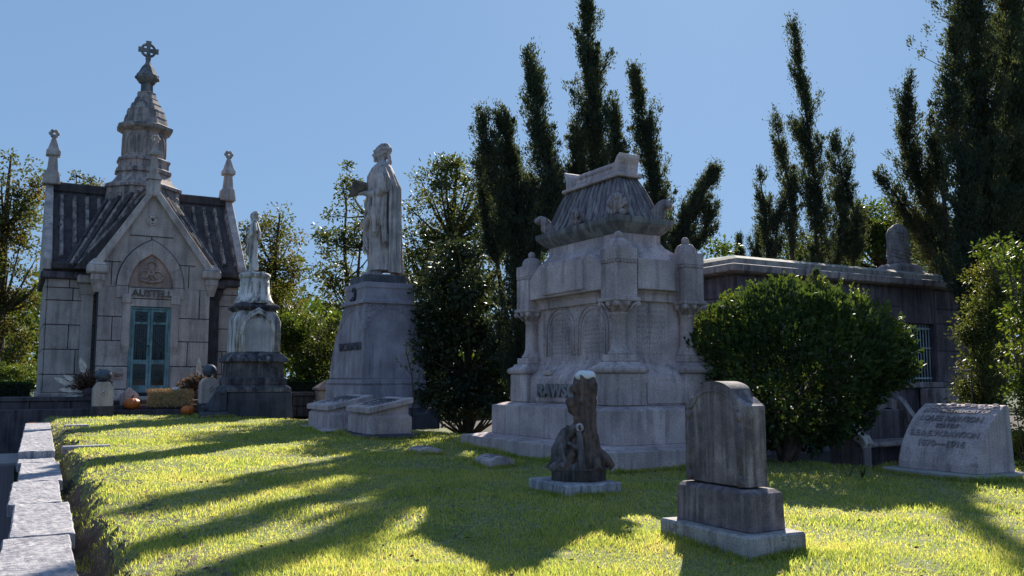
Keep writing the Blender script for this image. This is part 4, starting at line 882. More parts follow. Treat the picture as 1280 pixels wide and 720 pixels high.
for (x, y) in PC:
    c = thing  # noqa
    b = MB(); b.rects([(1.436, x - .29, x + .29, y - .29, y + .29), (1.47, x - .315, x + .315, y - .315, y + .315), (1.52, x - .31, x + .31, y - .31, y + .31), (1.56, x - .24, x + .24, y - .24, y + .24), (1.60, x - .22, x + .22, y - .22, y + .22)], b=.012)
    b.box(x - .185, x + .185, y - .185, y + .185, 1.601, 1.70, .012)
    b.lathe((x, y, 0), [(.175, 1.70), (.172, 1.735), (.135, 1.78), (.122, 1.82), (.112, 1.86), (.106, 2.28), (.118, 2.285), (.118, 2.31), (.108, 2.315)], 28)
    b.rings([[(x + r_ * math.cos(t_), y + r_ * math.sin(t_), z) for t_ in [2 * math.pi * i / 28 for i in range(28)]] for r_, z in ((.108, 2.31), (.135, 2.38), (.18, 2.44), (.215, 2.465))], smooth=True)
    b.box(x - .225, x + .225, y - .225, y + .225, 2.466, 2.525, .012)
    for sx in (-1, 1):
        for sy in (-1, 1): b.ball((x + .19 * sx, y + .19 * sy, 2.43), .048, u=8, v=6)
        b.ball((x + .185 * sx, y, 2.43), .05, sc=(.7, 1, .9), u=8, v=6); b.ball((x, y + .185 * sx, 2.43), .05, sc=(1, .7, .9), u=8, v=6)
        for q in (-.11, .11):
            b.tube([(x + sx * .12, y + q * .7, 2.33), (x + sx * .175, y + q, 2.40), (x + sx * .2, y + q * 1.4, 2.455)], .018, 5); b.tube([(x + q * .7, y + sx * .12, 2.33), (x + q, y + sx * .175, 2.40), (x + q * 1.4, y + sx * .2, 2.455)], .018, 5)
    b.build('column', GRAN, rm)
    b = MB(); b.box(x - .19, x + .19, y - .19, y + .19, 2.526, 3.02, .008); b.box(x - .185, x + .185, y - .185, y + .185, 3.021, 3.065); b.box(x - .195, x + .195, y - .195, y + .195, 3.066, 3.25, .01)
    for q in range(6):
        u_ = -.155 + q * .062
        for s_ in (-1, 1): b.ball((x + u_, y + s_ * .19, 3.042), .023, u=6, v=5); b.ball((x + s_ * .19, y + u_, 3.042), .023, u=6, v=5)
    b.lathe((x, y, 0), [(.15, 3.24), (.155, 3.27), (.145, 3.33), (.11, 3.38), (.05, 3.41)], 32, flute=.08, nf=8); b.ball((x, y, 3.45), .062); b.build('corner_pier', GRAN, rm)
# inscription panels: framed arches and worn text, too fine to read
b = MB()
for yc in (12.0, 11.08):
    b.tube([(7.655, 2 * yc - y, z) for y, z in [(yc - .40, 1.72)] + pointed(yc, 2.12, .40, 2.50, 6) + [(yc + .40, 1.72)]], .022, 5)
    b.tube([(7.655, 2 * yc - y, z) for y, z in [(yc - .33, 1.72)] + pointed(yc, 2.10, .33, 2.42, 6) + [(yc + .33, 1.72)]], .010, 5)
rr = random.Random(9)
for yc in (12.0, 11.08):
    for i in range(9):
        z = 1.76 + i * .066; hw = .28 if z < 2.1 else .28 - (z - 2.1) * .55; y = yc - hw
        while y < yc + hw: l_ = rr.uniform(.02, .05); b.box(7.652, 7.661, y, y + l_, z, z + .036); y += l_ + .014
for i in range(10):
    z = 1.72 + i * .078; x = 7.98
    while x < 8.5: l_ = rr.uniform(.02, .05); b.box(x, x + l_, 10.391, 10.401, z, z + .04); x += l_ + .014
for i in range(40): b.ball((7.655, rr.choice([11.54, 10.6, 12.48]) + rr.gauss(0, .03), rr.uniform(1.75, 2.5)), rr.uniform(.015, .03), u=6, v=5, sc=(.5, 1, 1))
b.build('inscription_panels', GRAN, rm)
b = MB(); b.rects([(2.50, 7.60, 8.86, 10.33, 12.79), (2.60, 7.60, 8.86, 10.33, 12.79), (2.66, 7.55, 8.91, 10.28, 12.84)], b=.006); b.build('architrave', GRAN, rm)
b = MB()
b.prism([(10.5, 2.661), (12.6, 2.661), (12.6, 3.0), (12.28, 3.22), (10.82, 3.22), (10.5, 3.0)], 'x', 7.44, 9.02, bev=.01)
b.box(7.55, 8.91, 10.26, 12.84, 2.662, 3.10, .01); b.box(7.86, 8.56, 10.2, 12.9, 2.663, 3.12, .01)
b.box(7.405, 7.50, 10.98, 12.15, 2.70, 3.16, .01)
b.build('parapet', GRAN, rm)
b = MB(); EX = 0
b.rects([(3.10, 7.62, 8.90, 10.40, 12.84), (3.24, 7.68, 8.84, 10.46, 12.78), (3.36, 7.80, 8.68, 10.58, 12.66), (3.44, 7.84, 8.62, 10.62, 12.62), (3.60, 7.84, 8.62, 10.62, 12.62)]); b.build('neck', GRAN, rm)
b = MB(); b.rects([(3.56, 7.82, 8.64, 10.6, 12.64), (3.60, 7.78, 8.68, 10.56, 12.70), (3.66, 7.72, 8.72, 10.50, 12.76), (3.71, 7.68, 8.76, 10.46, 12.80), (3.79, 7.67, 8.77, 10.45, 12.81), (3.80, 7.74, 8.70, 10.52, 12.74)], b=.006); b.build('eave_cornice', GRAN_DK, rm)
b = MB(); rf = []
for t_ in np.linspace(0, 1, 9):
    c = t_ + .035 * math.sin(2 * math.pi * t_)
    z = 3.80 + .70 * t_; kx = (1 - c); rf.append((z, 8.06 - .27 * kx, 8.38 + .27 * kx, 10.92 - .33 * kx, 12.34 + .33 * kx))
b.rects(rf)
def roofat(t_): return [float(np.interp(3.80 + .7 * t_, [r_[0] for r_ in rf], [r_[j] for r_ in rf])) for j in range(5)]
for i in range(13):    # stone tile rolls
    f_ = (i + .5) / 13
    b.tube([(roofat(t_)[1] - .004, roofat(t_)[3] + (roofat(t_)[4] - roofat(t_)[3]) * f_, roofat(t_)[0]) for t_ in np.linspace(0, 1, 7)], .022, 5)
for i in range(6):
    f_ = (i + .5) / 6
    b.tube([(roofat(t_)[1] + (roofat(t_)[2] - roofat(t_)[1]) * f_, roofat(t_)[3] - .004, roofat(t_)[0]) for t_ in np.linspace(0, 1, 7)], .022, 5)
for a_, c in ((1, 3), (2, 3), (1, 4)): b.tube([(roofat(t_)[a_], roofat(t_)[c], roofat(t_)[0]) for t_ in np.linspace(0, 1, 7)], .028, 6)
b.build('roof', stone('streaked_roof_granite', (.15, .13, .15), (.40, .36, .36), .8, thr=.52, sc=1.5), rm)
b = MB(); b.box(7.98, 8.46, 10.82, 12.44, 4.49, 4.545, .012); b.rects([(4.546, 8.06, 8.38, 10.92, 12.34), (4.76, 8.10, 8.34, 10.96, 12.3)], b=.006)
b.prism([(11.08, 4.55), (11.0, 4.70), (10.90, 4.83), (10.84, 4.86), (10.84, 4.80), (10.9, 4.7), (10.90, 4.55)], 'x', 8.02, 8.42, bev=.006)
b.prism([(12.18, 4.55), (12.26, 4.70), (12.36, 4.83), (12.42, 4.86), (12.42, 4.80), (12.36, 4.7), (12.36, 4.55)], 'x', 8.02, 8.42, bev=.006)
for i in range(15): b.ball((8.09, 11.1 + i * .075, 4.70), .035, u=8, v=6)
b.tube([(8.085, 11.0, 4.61), (8.085, 12.25, 4.61)], .018, 6); b.build('ridge_crest', GRAN, rm)
ACRO = stone('weathered_ornament_granite', (.36, .29, .30), (.11, .09, .10), .8, grain=.3, sc=3, thr=.48)
def palmette(c, ang, h_, lean=0):
    """upright fan-shaped stone leaf with ribs and rolled foot"""
    b = MB(); M = Matrix.Translation(Vector(c)) @ Matrix.Rotation(ang, 4, 'Z') @ Matrix.Rotation(lean, 4, 'X')
    out = [(.5 * h_ * math.cos(t_) * (1 if t_ > 0 else 1), .42 * h_ + .58 * h_ * math.sin(t_)) for t_ in np.linspace(-.5, math.pi + .5, 21)]
    out = [(x * 1.0, max(0, z)) for x, z in out] + [(-.22 * h_, 0), (.22 * h_, 0)]
    b.prism(out, 'y', -.055, .055, bev=.012)
    for a_ in np.linspace(.25, math.pi - .25, 7): b.tube([(0, -.06, .12 * h_), (.28 * h_ * math.cos(a_), -.085, .42 * h_ + .18 * h_ * math.sin(a_)), (.42 * h_ * math.cos(a_), -.06, .42 * h_ + .5 * h_ * math.sin(a_))], [.012, .026, .034], 6)
    for s_ in (-1, 1): b.ball((.2 * h_ * s_, -.06, .14 * h_), .055, u=8, v=6)
    b.ball((0, -.08, .78 * h_), .05, u=8, v=6); b.xf(M); return b
for c, a_, h_, ln in (((7.82, 10.62, 3.80), R(-45), .35, 0), ((7.78, 11.62, 3.80), R(-90), .28, 0)):
    palmette(c, a_, h_, ln).build('roof_acroterion', ACRO, rm)
def horn(c, ang):
    """corner ornament that leans out and curls over"""
    b = MB(); pr_ = [(-.30, -.01), (.05, 0), (.085, .10), (.07, .18), (.10, .235), (.15, .235), (.165, .195), (.205, .20), (.225, .27), (.19, .34), (.10, .37), (0, .33), (-.10, .22), (-.20, .10)]
    b.prism(pr_, 'y', -.09, .09, bev=.018)
    for q in (-.06, 0, .06): b.tube([(.07, q, .03), (.095, q, .12), (.085, q, .19), (.13, q, .25)], .022, 6)
    b.tube([(.175, -.10, .265), (.175, .10, .265)], .062, 12)
    b.xf(Matrix.Translation(Vector(c)) @ Matrix.Rotation(ang, 4, 'Z') @ Matrix.Scale(.88, 4)); b.build('roof_horn', ACRO, rm)
horn((7.80, 12.62, 3.795), R(135)); horn((8.60, 10.62, 3.795), R(-45)); horn((8.60, 12.62, 3.795), R(45))

# ------------------------------------------------------------ foreground headstone
hx0, hx1, hy0, hy1 = 4.60, 5.16, 4.72, 5.74; hz = H(4.8, 5.2) - .06
hs = thing('headstone', ((hx0 + hx1) / 2, (hy0 + hy1) / 2, hz), 'dark weathered headstone with stepped curved top on a pale lichened plinth, nearest on the lawn', 'headstone')
b = MB(); b.box(hx0, hx1, hy0, hy1, hz, hz + .20, .018); bmesh.ops.subdivide_edges(b.bm, edges=b.bm.edges, cuts=3, use_grid_fill=True); b.jitter(.008, 6); b.build('plinth', HSB, hs)
b = MB(); b.rects([(hz + .20, 4.71, 5.07, 4.84, 5.66), (hz + .47, 4.72, 5.06, 4.85, 5.65), (hz + .50, 4.76, 5.03, 4.90, 5.64)], b=.006); b.build('base', HS, hs)
zb = hz + .512; y0, y1 = 4.93, 5.62; yc = (y0 + y1) / 2
def crest(y):
    d_ = abs(y - yc); hw = (y1 - y0) / 2
    q = d_ / hw
    if q > .62: return 1.185 + .035 * math.cos((q - .62) / .38 * math.pi) * 1.0 - .0
    return 1.22 + .115 * math.sqrt(max(0, 1 - (q / .64) ** 2))
ys = np.linspace(y0, y1, 33)
b = MB(); b.prism([(y0, zb), (y1, zb)] + [(y, crest(y)) for y in ys[::-1]], 'x', 4.78, 4.99, bev=.007, smooth=False)
for yy in (4.99, 5.56):           # corner colonnettes in shallow relief
    b.tube([(4.79, yy, zb + .08), (4.79, yy, zb + .50)], .022, 10); b.lathe((4.79, yy, 0), [(.034, zb + .002), (.034, zb + .05), (.022, zb + .09)], 10); b.lathe((4.79, yy, 0), [(.022, zb + .48), (.036, zb + .52), (.036, zb + .55), (.02, zb + .56)], 10); b.ball((4.79, yy, zb + .14), .028, sc=(1, 1, .5))
b.tube([(4.776, y, crest(y) - .075) for y in np.linspace(y0 + .07, y1 - .07, 21)], .008, 5)
b.build('tablet', HS, hs)

# ------------------------------------------------------------ tree-stump stone
sx, sy = 5.42, 8.20; sz = H(sx, sy) - .05
sm_ = thing('tree_stump_monument', (sx, sy, sz), 'brown stone carved as a broken tree stump with white-crusted top on a white slab', 'monument')
b = MB(); b.box(5.06, 5.76, 7.80, 8.62, sz, sz + .17, .02); bmesh.ops.subdivide_edges(b.bm, edges=b.bm.edges, cuts=3, use_grid_fill=True); b.jitter(.01, 6); b.build('slab', COPE, sm_)
Ms = Matrix.Translation((sx, sy, 0)) @ Matrix.Rotation(-YAW, 4, 'Z')
def SP(x, y, z):
    zz_ = z if z < .17 else float(np.interp(z, [.17, .38, .60, 1.4], [.17, .305, .57, 1.36])); fl = 1.0 + .28 * max(0, 1 - abs(z - .42) / .22) if z > .37 else 1.0
    return tuple(Ms @ Vector((.035 + x * fl + .07 * max(0, z - .5), y * fl, sz + zz_)))
b = MB(); b.rings([[SP(.30 * math.cos(t_), .24 * math.sin(t_), z) for t_ in np.linspace(0, 6.283, 21)[:-1]] for z in (.165, .35, .38)], smooth=True); b.build('base', STUMPG, sm_)
b = MB(); rs = []
for z, x, rx, ry in ((.36, .02, .25, .2), (.45, .03, .20, .17), (.58, .045, .155, .14), (.75, .05, .125, .12), (.95, .045, .108, .105), (1.12, .035, .115, .11), (1.24, .03, .125, .12), (1.30, .03, .11, .11), (1.35, .02, .095, .095)):
    rs.append([SP(x + rx * (1 + .16 * math.sin(5 * t_ + z * 4) + .08 * math.sin(11 * t_)) * math.cos(t_), ry * (1 + .16 * math.sin(5 * t_ + z * 4)) * math.sin(t_), z) for t_ in np.linspace(0, 6.283, 33)[:-1]])
b.rings(rs, smooth=True)
for a_, l_ in ((0, .3), (50, .26), (120, .27), (180, .3), (230, .3), (300, .3)): b.tube([SP(.04, 0, .62), SP(.04 + .6 * l_ * math.cos(R(a_)), .45 * l_ * math.sin(R(a_)), .47), SP(.02 + .95 * l_ * math.cos(R(a_)), .75 * l_ * math.sin(R(a_)), .38)], [.08, .07, .04], 8)
b.tube([SP(0, -.02, 1.16), SP(-.09, -.03, 1.2), SP(-.11, -.03, 1.24)], [.06, .05, .045], 8)
b.tube([SP(-.02, -.02, .92), SP(-.11, -.04, .99), SP(-.14, -.04, 1.05)], [.07, .055, .05], 8); b.ball(SP(-.125, -.05, 1.04), .062)
for i in range(26):
    t_ = random.random() * 6.28; z = random.uniform(.45, 1.25); r_ = float(np.interp(z, [.4, .6, .9, 1.3], [.22, .15, .11, .11])); b.ball(SP(.045 + r_ * math.cos(t_), r_ * .9 * math.sin(t_), z), random.uniform(.018, .038), u=6, v=5)
remeshed(b, 'stump', STUMP, sm_, .010, 1, .014, 16)
b = MB()
b.tube([SP(-.20, -.06, .36), SP(-.19, -.05, .55), SP(-.15, -.04, .70), SP(-.10, -.05, .77)], [.10, .095, .075, .05], 12)
b.tube([SP(-.15, .0, .66), SP(-.08, -.10, .745), SP(-.03, -.165, .775)], [.055, .062, .056], 12)
b.tube([SP(-.02, -.17, .74), SP(0, -.19, .58), SP(.01, -.19, .45), SP(.02, -.2, .37)], [.036, .038, .042, .06], 8)
b.tube([SP(-.16, -.1, .62), SP(-.06, -.19, .58), SP(.03, -.17, .53)], .022, 6)
b.tube([SP(-.14, -.1, .8), SP(-.2, -.12, .6), SP(-.12, -.19, .42)], .02, 6)
for a_ in range(8): b.ball(SP(-.24 + .03 * a_, -.16 + .01 * (a_ % 3), .39 + .02 * (a_ % 2)), .04, u=8, v=6)
remeshed(b, 'cut_log', STUMPG, sm_, .009, 1, .01, 18)
b = MB(); b.tube([SP(-.028, -.162, .774), SP(-.014, -.186, .779)], [.047, .047], 16); b.tube([SP(-.017, -.184, .778), SP(-.0125, -.1885, .7795)], [.028, .028], 12, mi=1); b.build('log_end', [GRAN, BARK], sm_)
b = MB(); b.ball(SP(.022, 0, 1.345), .115, sc=(1.05, 1, .50), u=20, v=12); b.jitter(.018, 14); b.build('white_crust', WHITE, sm_)

# ------------------------------------------------------------ slant memorial with raised letters
lx0, lx1, ly0, ly1 = 10.42, 11.12, 6.76, 7.93; lz = H(10.8, 7.3)
lm = thing('slant_memorial', ((lx0 + lx1) / 2, (ly0 + ly1) / 2, lz), 'grey slant memorial stone with curved face reading Louie Rawson', 'memorial stone')
b = MB(); b.box(lx0 - .14, lx1 + .18, ly0 - .16, ly1 + .16, lz - .1, lz + .07, .02); b.build('plinth', CONC, lm)
ctl = [(0, .16), (.05, .30), (.13, .46), (.26, .64), (.42, .79), (.60, .90), (.66, .915)]
tz = np.linspace(0, 1, 19); cz_ = np.linspace(0, 1, len(ctl))
face = [(10.42, lz + .10)] + [(10.42 + float(np.interp(t_, cz_, [c_[0] for c_ in ctl])), lz + float(np.interp(t_, cz_, [c_[1] for c_ in ctl]))) for t_ in tz]
b = MB(); b.prism(face + [(11.13, lz + .88), (11.19, lz + .07), (10.42, lz + .07)], 'y', ly0 + .02, ly1 - .02, bev=.008); b.build('stone', GRAN, lm)
cum = [0]
for i in range(1, len(face)): cum.append(cum[-1] + math.dist(face[i], face[i - 1]))
def bend(vc):
    def f_(p_):
        s_ = vc + p_.y; i = max(0, min(len(cum) - 2, next((j for j in range(len(cum) - 1) if cum[j + 1] > s_), len(cum) - 2)))
        t_ = (s_ - cum[i]) / (cum[i + 1] - cum[i]); a_ = Vector((face[i][0], 0, face[i][1])); c = Vector((face[i + 1][0], 0, face[i + 1][1])); d = (c - a_).normalized(); nv = Vector((-d.z, 0, d.x))
        q = a_ + (c - a_) * t_ + nv * (p_.z + .004); return Vector((q.x, 7.345 - p_.x, q.z))
    return f_
b = MB(); TL = cum[-1]
for txt, v, sz_, wd in (('IN LOVING MEMORY OF', .79, .085, .93), ('LOUIE RAWSON', .66, .115, .88), ('SON OF', .545, .07, .32), ('E.E.& E.W.RAWSON', .43, .105, .97), ('1870—1916', .30, .11, .66)):
    text_mb(b, txt, sz_ * 1.1, .022, None, .003, fit=wd, bend=bend(v * TL / 1.0))
b.build('raised_letters', stone('worn_letter_granite', (.30, .25, .26), (.09, .09, .10), .6), lm)
b = MB(); bf = bend(0)
for i in range(60):
    u_ = random.uniform(-.5, .5); v = TL * random.uniform(.90, .98) - .08 * abs(u_) ** .5 * (i % 2); q = bf(Vector((u_, v, .002))); b.ball(q, random.uniform(.012, .026), u=6, v=5, sc=(1, 1.6, .6))
b.tube([bf(Vector((u_, TL * .90 + .03 * math.sin(u_ * 9) - .1 * u_ * u_, .004))) for u_ in np.linspace(-.52, .52, 25)], .010, 5)
for i in range(8): b.ball(bf(Vector((.48 + .03 * (i % 4), .08 + .02 * (i // 4), .002))), .014, u=6, v=5)
b.build('carved_garland', GRAN, lm)
# stone just breaking the bottom of the view
px_ = at(1182, 724, 4.45); b = MB(); z0 = H(px_.x, px_.y)
b.rings([[(px_.x + .17 * math.cos(t_), px_.y + .15 * math.sin(t_), z) for t_ in np.linspace(0, 6.283, 25)[:-1]] for z in (z0 - .1, z0 + .04)] + [[(px_.x + .14 * math.cos(t_), px_.y + .12 * math.sin(t_), z0 + .06) for t_ in np.linspace(0, 6.283, 25)[:-1]]], smooth=True)
tag(b.build('foot_marker', COPE, None, (px_.x, px_.y, z0)), 'small pale round marker low in the grass, nearest stone of all, right of the headstone', 'marker stone')

# ------------------------------------------------------------ long low vault
va = thing('burial_vault', (16, 15, -.1), 'long low dark stone vault with flat stepped roof behind the round shrub', 'vault')
b = MB(); b.box(12.42, 17.47, 13.0, 17.5, -.3, 3.44); b.box(18.60, 19.92, 13.0, 17.5, -.3, 3.44); b.box(17.47, 18.60, 13.0, 17.5, -.3, 1.28); b.box(17.47, 18.60, 13.0, 17.5, 2.63, 3.44); b.box(17.47, 18.60, 13.45, 17.5, 1.281, 2.629)
for z0, z1 in ((.9, 1.28), (1.28, 2.0), (2.0, 2.63), (2.63, 2.98), (2.98, 3.42)):
    ashlar(b, 12.42, 17.45, [z0, z1], 13.0, int(z0 * 9), .02, .012, lens=(1.2, 1.9)); ashlar(b, 18.62, 19.9, [z0, z1], 13.0, int(z0 * 7), .02, .012, lens=(1.2, 1.9)); ashlar(b, 13.0, 17.5, [z0, z1], 12.42, 3, .02, .012, axis='x', lens=(1.2, 1.9))
b.build('wall', VAULT, va)
b = MB(); b.box(17.35, 18.72, 12.86, 13.03, 1.16, 1.285, .015); b.box(17.9, 18.8, 12.60, 12.97, .55, 1.15, .03); b.build('sill', VTRIM, va)
b = MB(); b.rects([(3.44, 12.2, 20.1, 12.8, 17.7), (3.47, 12.12, 20.18, 12.72, 17.8), (3.60, 12.10, 20.20, 12.70, 17.8), (3.62, 12.16, 20.1, 12.76, 17.7)], b=.01); b.build('cornice', VTRIM, va)
b = MB(); b.rects([(3.621, 12.6, 19.3, 13.10, 17.3), (3.79, 12.6, 19.3, 13.10, 17.3), (3.88, 12.75, 19.15, 13.34, 17.1), (3.93, 12.9, 19.0, 14.4, 17.0)], b=.006); b.build('roof_slab', VTOP, va)
wn = MB(); wn.box(17.47, 18.60, 13.40, 13.44, 1.29, 2.62); wnd = wn.build('window', GLASSD, va)
b = MB()
for i in range(11): x = 17.52 + i * .103; b.tube([(x, 13.12, 1.285), (x, 13.12, 2.63)], .014, 6)
for z in (1.36, 2.05, 2.5): b.box(17.47, 18.6, 13.10, 13.14, z, z + .03)
for i in range(10): x = 17.57 + i * .103; b.tube([(x + .035 * math.cos(t_), 13.11, 2.57 + .035 * math.sin(t_)) for t_ in np.linspace(0, 6.28, 9)], .007, 4)
b.build('window_grille', IRON, wnd)
# draped urn on the roof
uo = at(1125, 333, 15.9); ux, uy = 18.45, 13.75
o = thing('draped_urn', (ux, uy, 3.93), 'draped pale stone urn standing near the right end of the vault roof', 'urn'); k = 1.0
b = MB(); b.rects([(3.86, ux - .40, ux + .44, uy - .34, uy + .34), (4.02, ux - .40, ux + .42, uy - .34, uy + .34), (4.10, ux - .29, ux + .30, uy - .28, uy + .28)], b=.02); b.build('base', VTRIM, o)
rs = []
for z, r_ in ((4.10, .27), (4.2, .235), (4.4, .25), (4.65, .265), (4.85, .25), (4.98, .19), (5.07, .09), (5.10, .02)):
    rs.append([(ux + r_ * (1 + .09 * math.sin(6 * t_ + z * 9)) * math.cos(t_), uy + r_ * (1 + .09 * math.sin(6 * t_ + z * 9)) * math.sin(t_), z) for t_ in np.linspace(0, 6.283, 37)[:-1]])
b = MB(); b.rings(rs, smooth=True)
for j in range(8): b.tube([(ux + .245 * math.cos(t_), uy + .245 * math.sin(t_), 4.22 + j * .085 - .07 * (t_ - 4.4)) for t_ in np.linspace(3.0, 6.3, 15)], [.006] + [.022] * 13 + [.006], 6)
b.build('draped_vessel', stone('sooty_urn_stone', (.24, .21, .21), (.10, .09, .10), .8, sc=3), o)

# stone bench with scrolled arms
bx0, bx1 = 11.72, 13.38; bz = -.24
bn = thing('stone_bench', (12.5, 9.9, bz), 'dark stone garden bench with curling pale arms under the shrub, in front of the vault', 'bench')
b = MB(); b.box(bx0 + .08, bx1 - .02, 9.42, 9.98, .28, .36, .02); b.build('seat', VTRIM, bn)
b = MB(); b.box(bx0 + .08, bx1 - .02, 9.99, 10.10, bz, .84, .02); b.build('backrest', VAULT, bn)
def arm(x0, x1):
    c = [(10.12, 1.06), (10.05, .99), (9.95, .86), (9.85, .72), (9.72, .60), (9.58, .52), (9.45, .46), (9.38, .36)]
    back = [(y + .06, z - .10) for i, (y, z) in enumerate(c)]; back[0] = (10.20, .97)
    b = MB(); b.prism(c + back[::-1], 'x', x0, x1, bev=.01); b.build('arm_scroll', MARB if x0 < 12 else VTRIM, bn)
    b = MB(); b.box(x0 + .01, x1 - .01, 9.42, 9.56, bz, .30, .015); b.prism([(9.57, bz), (10.1, bz), (10.1, .80), (10.02, .68), (9.86, .54), (9.57, .42)], 'x', x0 + .03, x1 - .03); b.build('arm_panel', VTRIM, bn)
arm(bx0 - .12, bx0 + .08); arm(bx1 - .015, bx1 + .12)
b = MB(); pts = [(math.cos(t_) * .42 + 13.1, .70 + .34 * math.sin(t_)) for t_ in np.linspace(0, math.pi, 15)]; inn_ = [(math.cos(t_) * .26 + 13.1, .66 + .22 * math.sin(t_)) for t_ in np.linspace(0, math.pi, 15)]
b.prism([(13.52, .1)] + pts + [(12.68, .4), (12.84, .4)] + inn_[::-1] + [(13.36, .1)], 'y', 10.11, 10.26, bev=.01); b.build('arched_back_crest', VTRIM, bn)

# ------------------------------------------------------------ low wall with marble coping
rw = thing('retaining_wall', (.2, 12, -.6), 'low wall with grey-white marble coping slabs along the left edge of the lawn', 'wall')
sk = lambda y: .022 * (y - 7)
b = MB(); b.rings([[(.02 + sk(y), y, -.62), (.40 + sk(y), y, -.62), (.40 + sk(y), y, SLOPE * y - .15), (.02 + sk(y), y, SLOPE * y - .15)] for y in (-3, 23.3)]); b.build('wall_core', WALLD, rw)
rr = random.Random(8); y = 1.0
while y < 23.4:
    if y < 15.0: ln = min(rr.choice([2.6, 1.9, 2.3]), 15.0 - y)
    else: ln = min(2.4, 23.45 - y)
    if ln < .5 and y < 15: y = 15.0; continue
    up = 0 if y < 14.99 else .10; sft = rr.choice([-.03, -.01, .015, .03]); m_ = COPE if y < 21.5 else BRICKC
    if y > 21.5: up = .04
    b = MB(); zA, zB = SLOPE * y - .145 + up, SLOPE * (y + ln) - .145 + up; x0, x1 = -.03 + sft, .45 + sft
    th = .13
    b.rings([[(x0 + sk(yy), yy, zz), (x1 + sk(yy), yy, zz), (x1 + sk(yy), yy, zz + th), (x0 + sk(yy), yy, zz + th)] for yy, zz in ((y + .012, zA + rr.uniform(-.004, .006)), (y + ln - .012, zB + rr.uniform(-.004, .006)))]); b._bev(list(b.bm.faces), .012)
    bmesh.ops.subdivide_edges(b.bm, edges=[e for e in b.bm.edges if e.calc_length() > .3], cuts=11, use_grid_fill=True); b.jitter(.008, 6, y); b.jitter(.006, 23, y)
    if up > .06: b.box(x0 + .02 + sk(y), x1 - .02 + sk(y), y + .03, y + ln - .02, zA - .10, zA + .01)
    b.build('coping_slab', m_, rw); y += ln

# ------------------------------------------------------------ big clipped shrub
bc = Vector((10.35, 9.45, 0)); bz = H(9.9, 9.5) - .02
sh = thing('round_shrub', (9.95, 9.5, bz), 'large dome-shaped green shrub with bare ruddy stems in front of the vault', 'shrub')
b = MB(); rr = random.Random(2)
for i in range(13):
    a_ = rr.uniform(0, 6.28); q = rr.uniform(.4, 1.25); s_ = Vector((9.98 + rr.uniform(-.12, .16), 9.48 + rr.uniform(-.1, .1), bz - .02))
    t_ = Vector((10.65 + q * math.cos(a_), 9.85 + .8 * q * math.sin(a_), bz + rr.uniform(1.1, 1.7))); b.tube([s_, s_.lerp(t_, .3) + Vector((0, 0, .22)), s_.lerp(t_, .65) + Vector((0, 0, .1)), t_], [.055, .042, .03, .012], 7)
b.build('stems', BARKP, sh)
ctr = Vector((10.72, 9.85, 1.58)); N = 30000; U = unit(N); q = rng.random(N)
rad = .74 + .30 * rng.random(N) ** .7
nz_ = np.array([noise.noise(Vector(u_) * 2.6) for u_ in U]); fine = np.array([noise.noise(Vector(u_) * 7.5) for u_ in U])
rad *= 1 + .16 * nz_ + .14 * fine
ax = np.array([1.78, 1.45, 1.18]); P = np.array(ctr) + U * ax * rad[:, None]
low = U[:, 2] < -.05; P[low, 2] = ctr.z + (P[low, 2] - ctr.z) * (1.08 - .50 * sm((P[low, 0] - 10.5) / 1.3))
D = U * 1.0 + np.array([0, 0, .7]) + rng.normal(size=(N, 3)) * .55
leaf_obj('crown', P, D, .095, .055, BOX, sh, wpos(sh))
tp = np.array(ctr) + np.array([.05, -.35, 1.02]); n_ = 900; q = rng.random((n_, 1)); P3 = tp + rng.normal(size=(n_, 3)) * np.array([.16, .12, .05]) * (1.1 - q) + q * np.array([0, 0, .42]); leaf_obj('juniper_sprig', P3, rng.normal(size=(n_, 3)) * .5 + np.array([0, 0, 1]), .06, .02, CON, sh, wpos(sh))
P2 = []; D2 = []
for i in range(130):
    u_ = unit(1)[0]; u_[2] = abs(u_[2]) * .9 + .1; u_ /= np.linalg.norm(u_); s_ = np.array(ctr) + u_ * ax * 1.03
    for j in range(14): P2.append(s_ + (u_ * .4 + np.array([0, 0, .9])) * .17 * j / 14); D2.append(u_ * .5 + np.array([0, 0, .5]) + rng.normal(size=3) * .7)
leaf_obj('sunlit_top_sprays', np.array(P2), np.array(D2), .07, .032, BRIGHT, sh, wpos(sh))  # paler sprays on the dome: sunlight on the top put into leaf colour

# ------------------------------------------------------------ conifers
def gz(v, d=0): return (v.x, v.y, (.6 if v.y > 27.5 else H(min(v.x, 19.9), v.y)) - .05 + d)
c1 = at(655, 500, 21)
conifer(gz(c1), 21, [([(650, 330, 60), (632, 260, 50), (612, 200, 34), (604, 148, 8)], 0), ([(640, 330, 50), (645, 240, 40), (634, 180, 30), (626, 136, 8)], .6), ([(672, 320, 60), (690, 240, 52), (675, 160, 40), (663, 72, 8)], -.3), ([(700, 300, 36), (700, 240, 26), (688, 196, 8)], .3), ([(622, 330, 30), (606, 260, 26), (602, 210, 8)], .5),
    ([(655, 520, 96), (655, 440, 110), (655, 360, 112), (660, 290, 90), (664, 240, 30)], 0)], 'dark many-spired conifer just left of the columned monument', dens=1.0)
c2 = at(745, 500, 22.5)
conifer(gz(c2), 22.5, [([(748, 420, 70), (748, 300, 76), (746, 200, 66), (741, 130, 48), (736, 60, 36), (731, -18, 9)], 0), ([(762, 300, 40), (772, 200, 32), (766, 128, 8)], .4), ([(725, 260, 40), (722, 190, 26), (720, 160, 8)], -.3), ([(746, 500, 60), (748, 400, 60)], 0)], 'tallest central conifer rising behind the columned monument roof')
c3 = at(826, 500, 24)
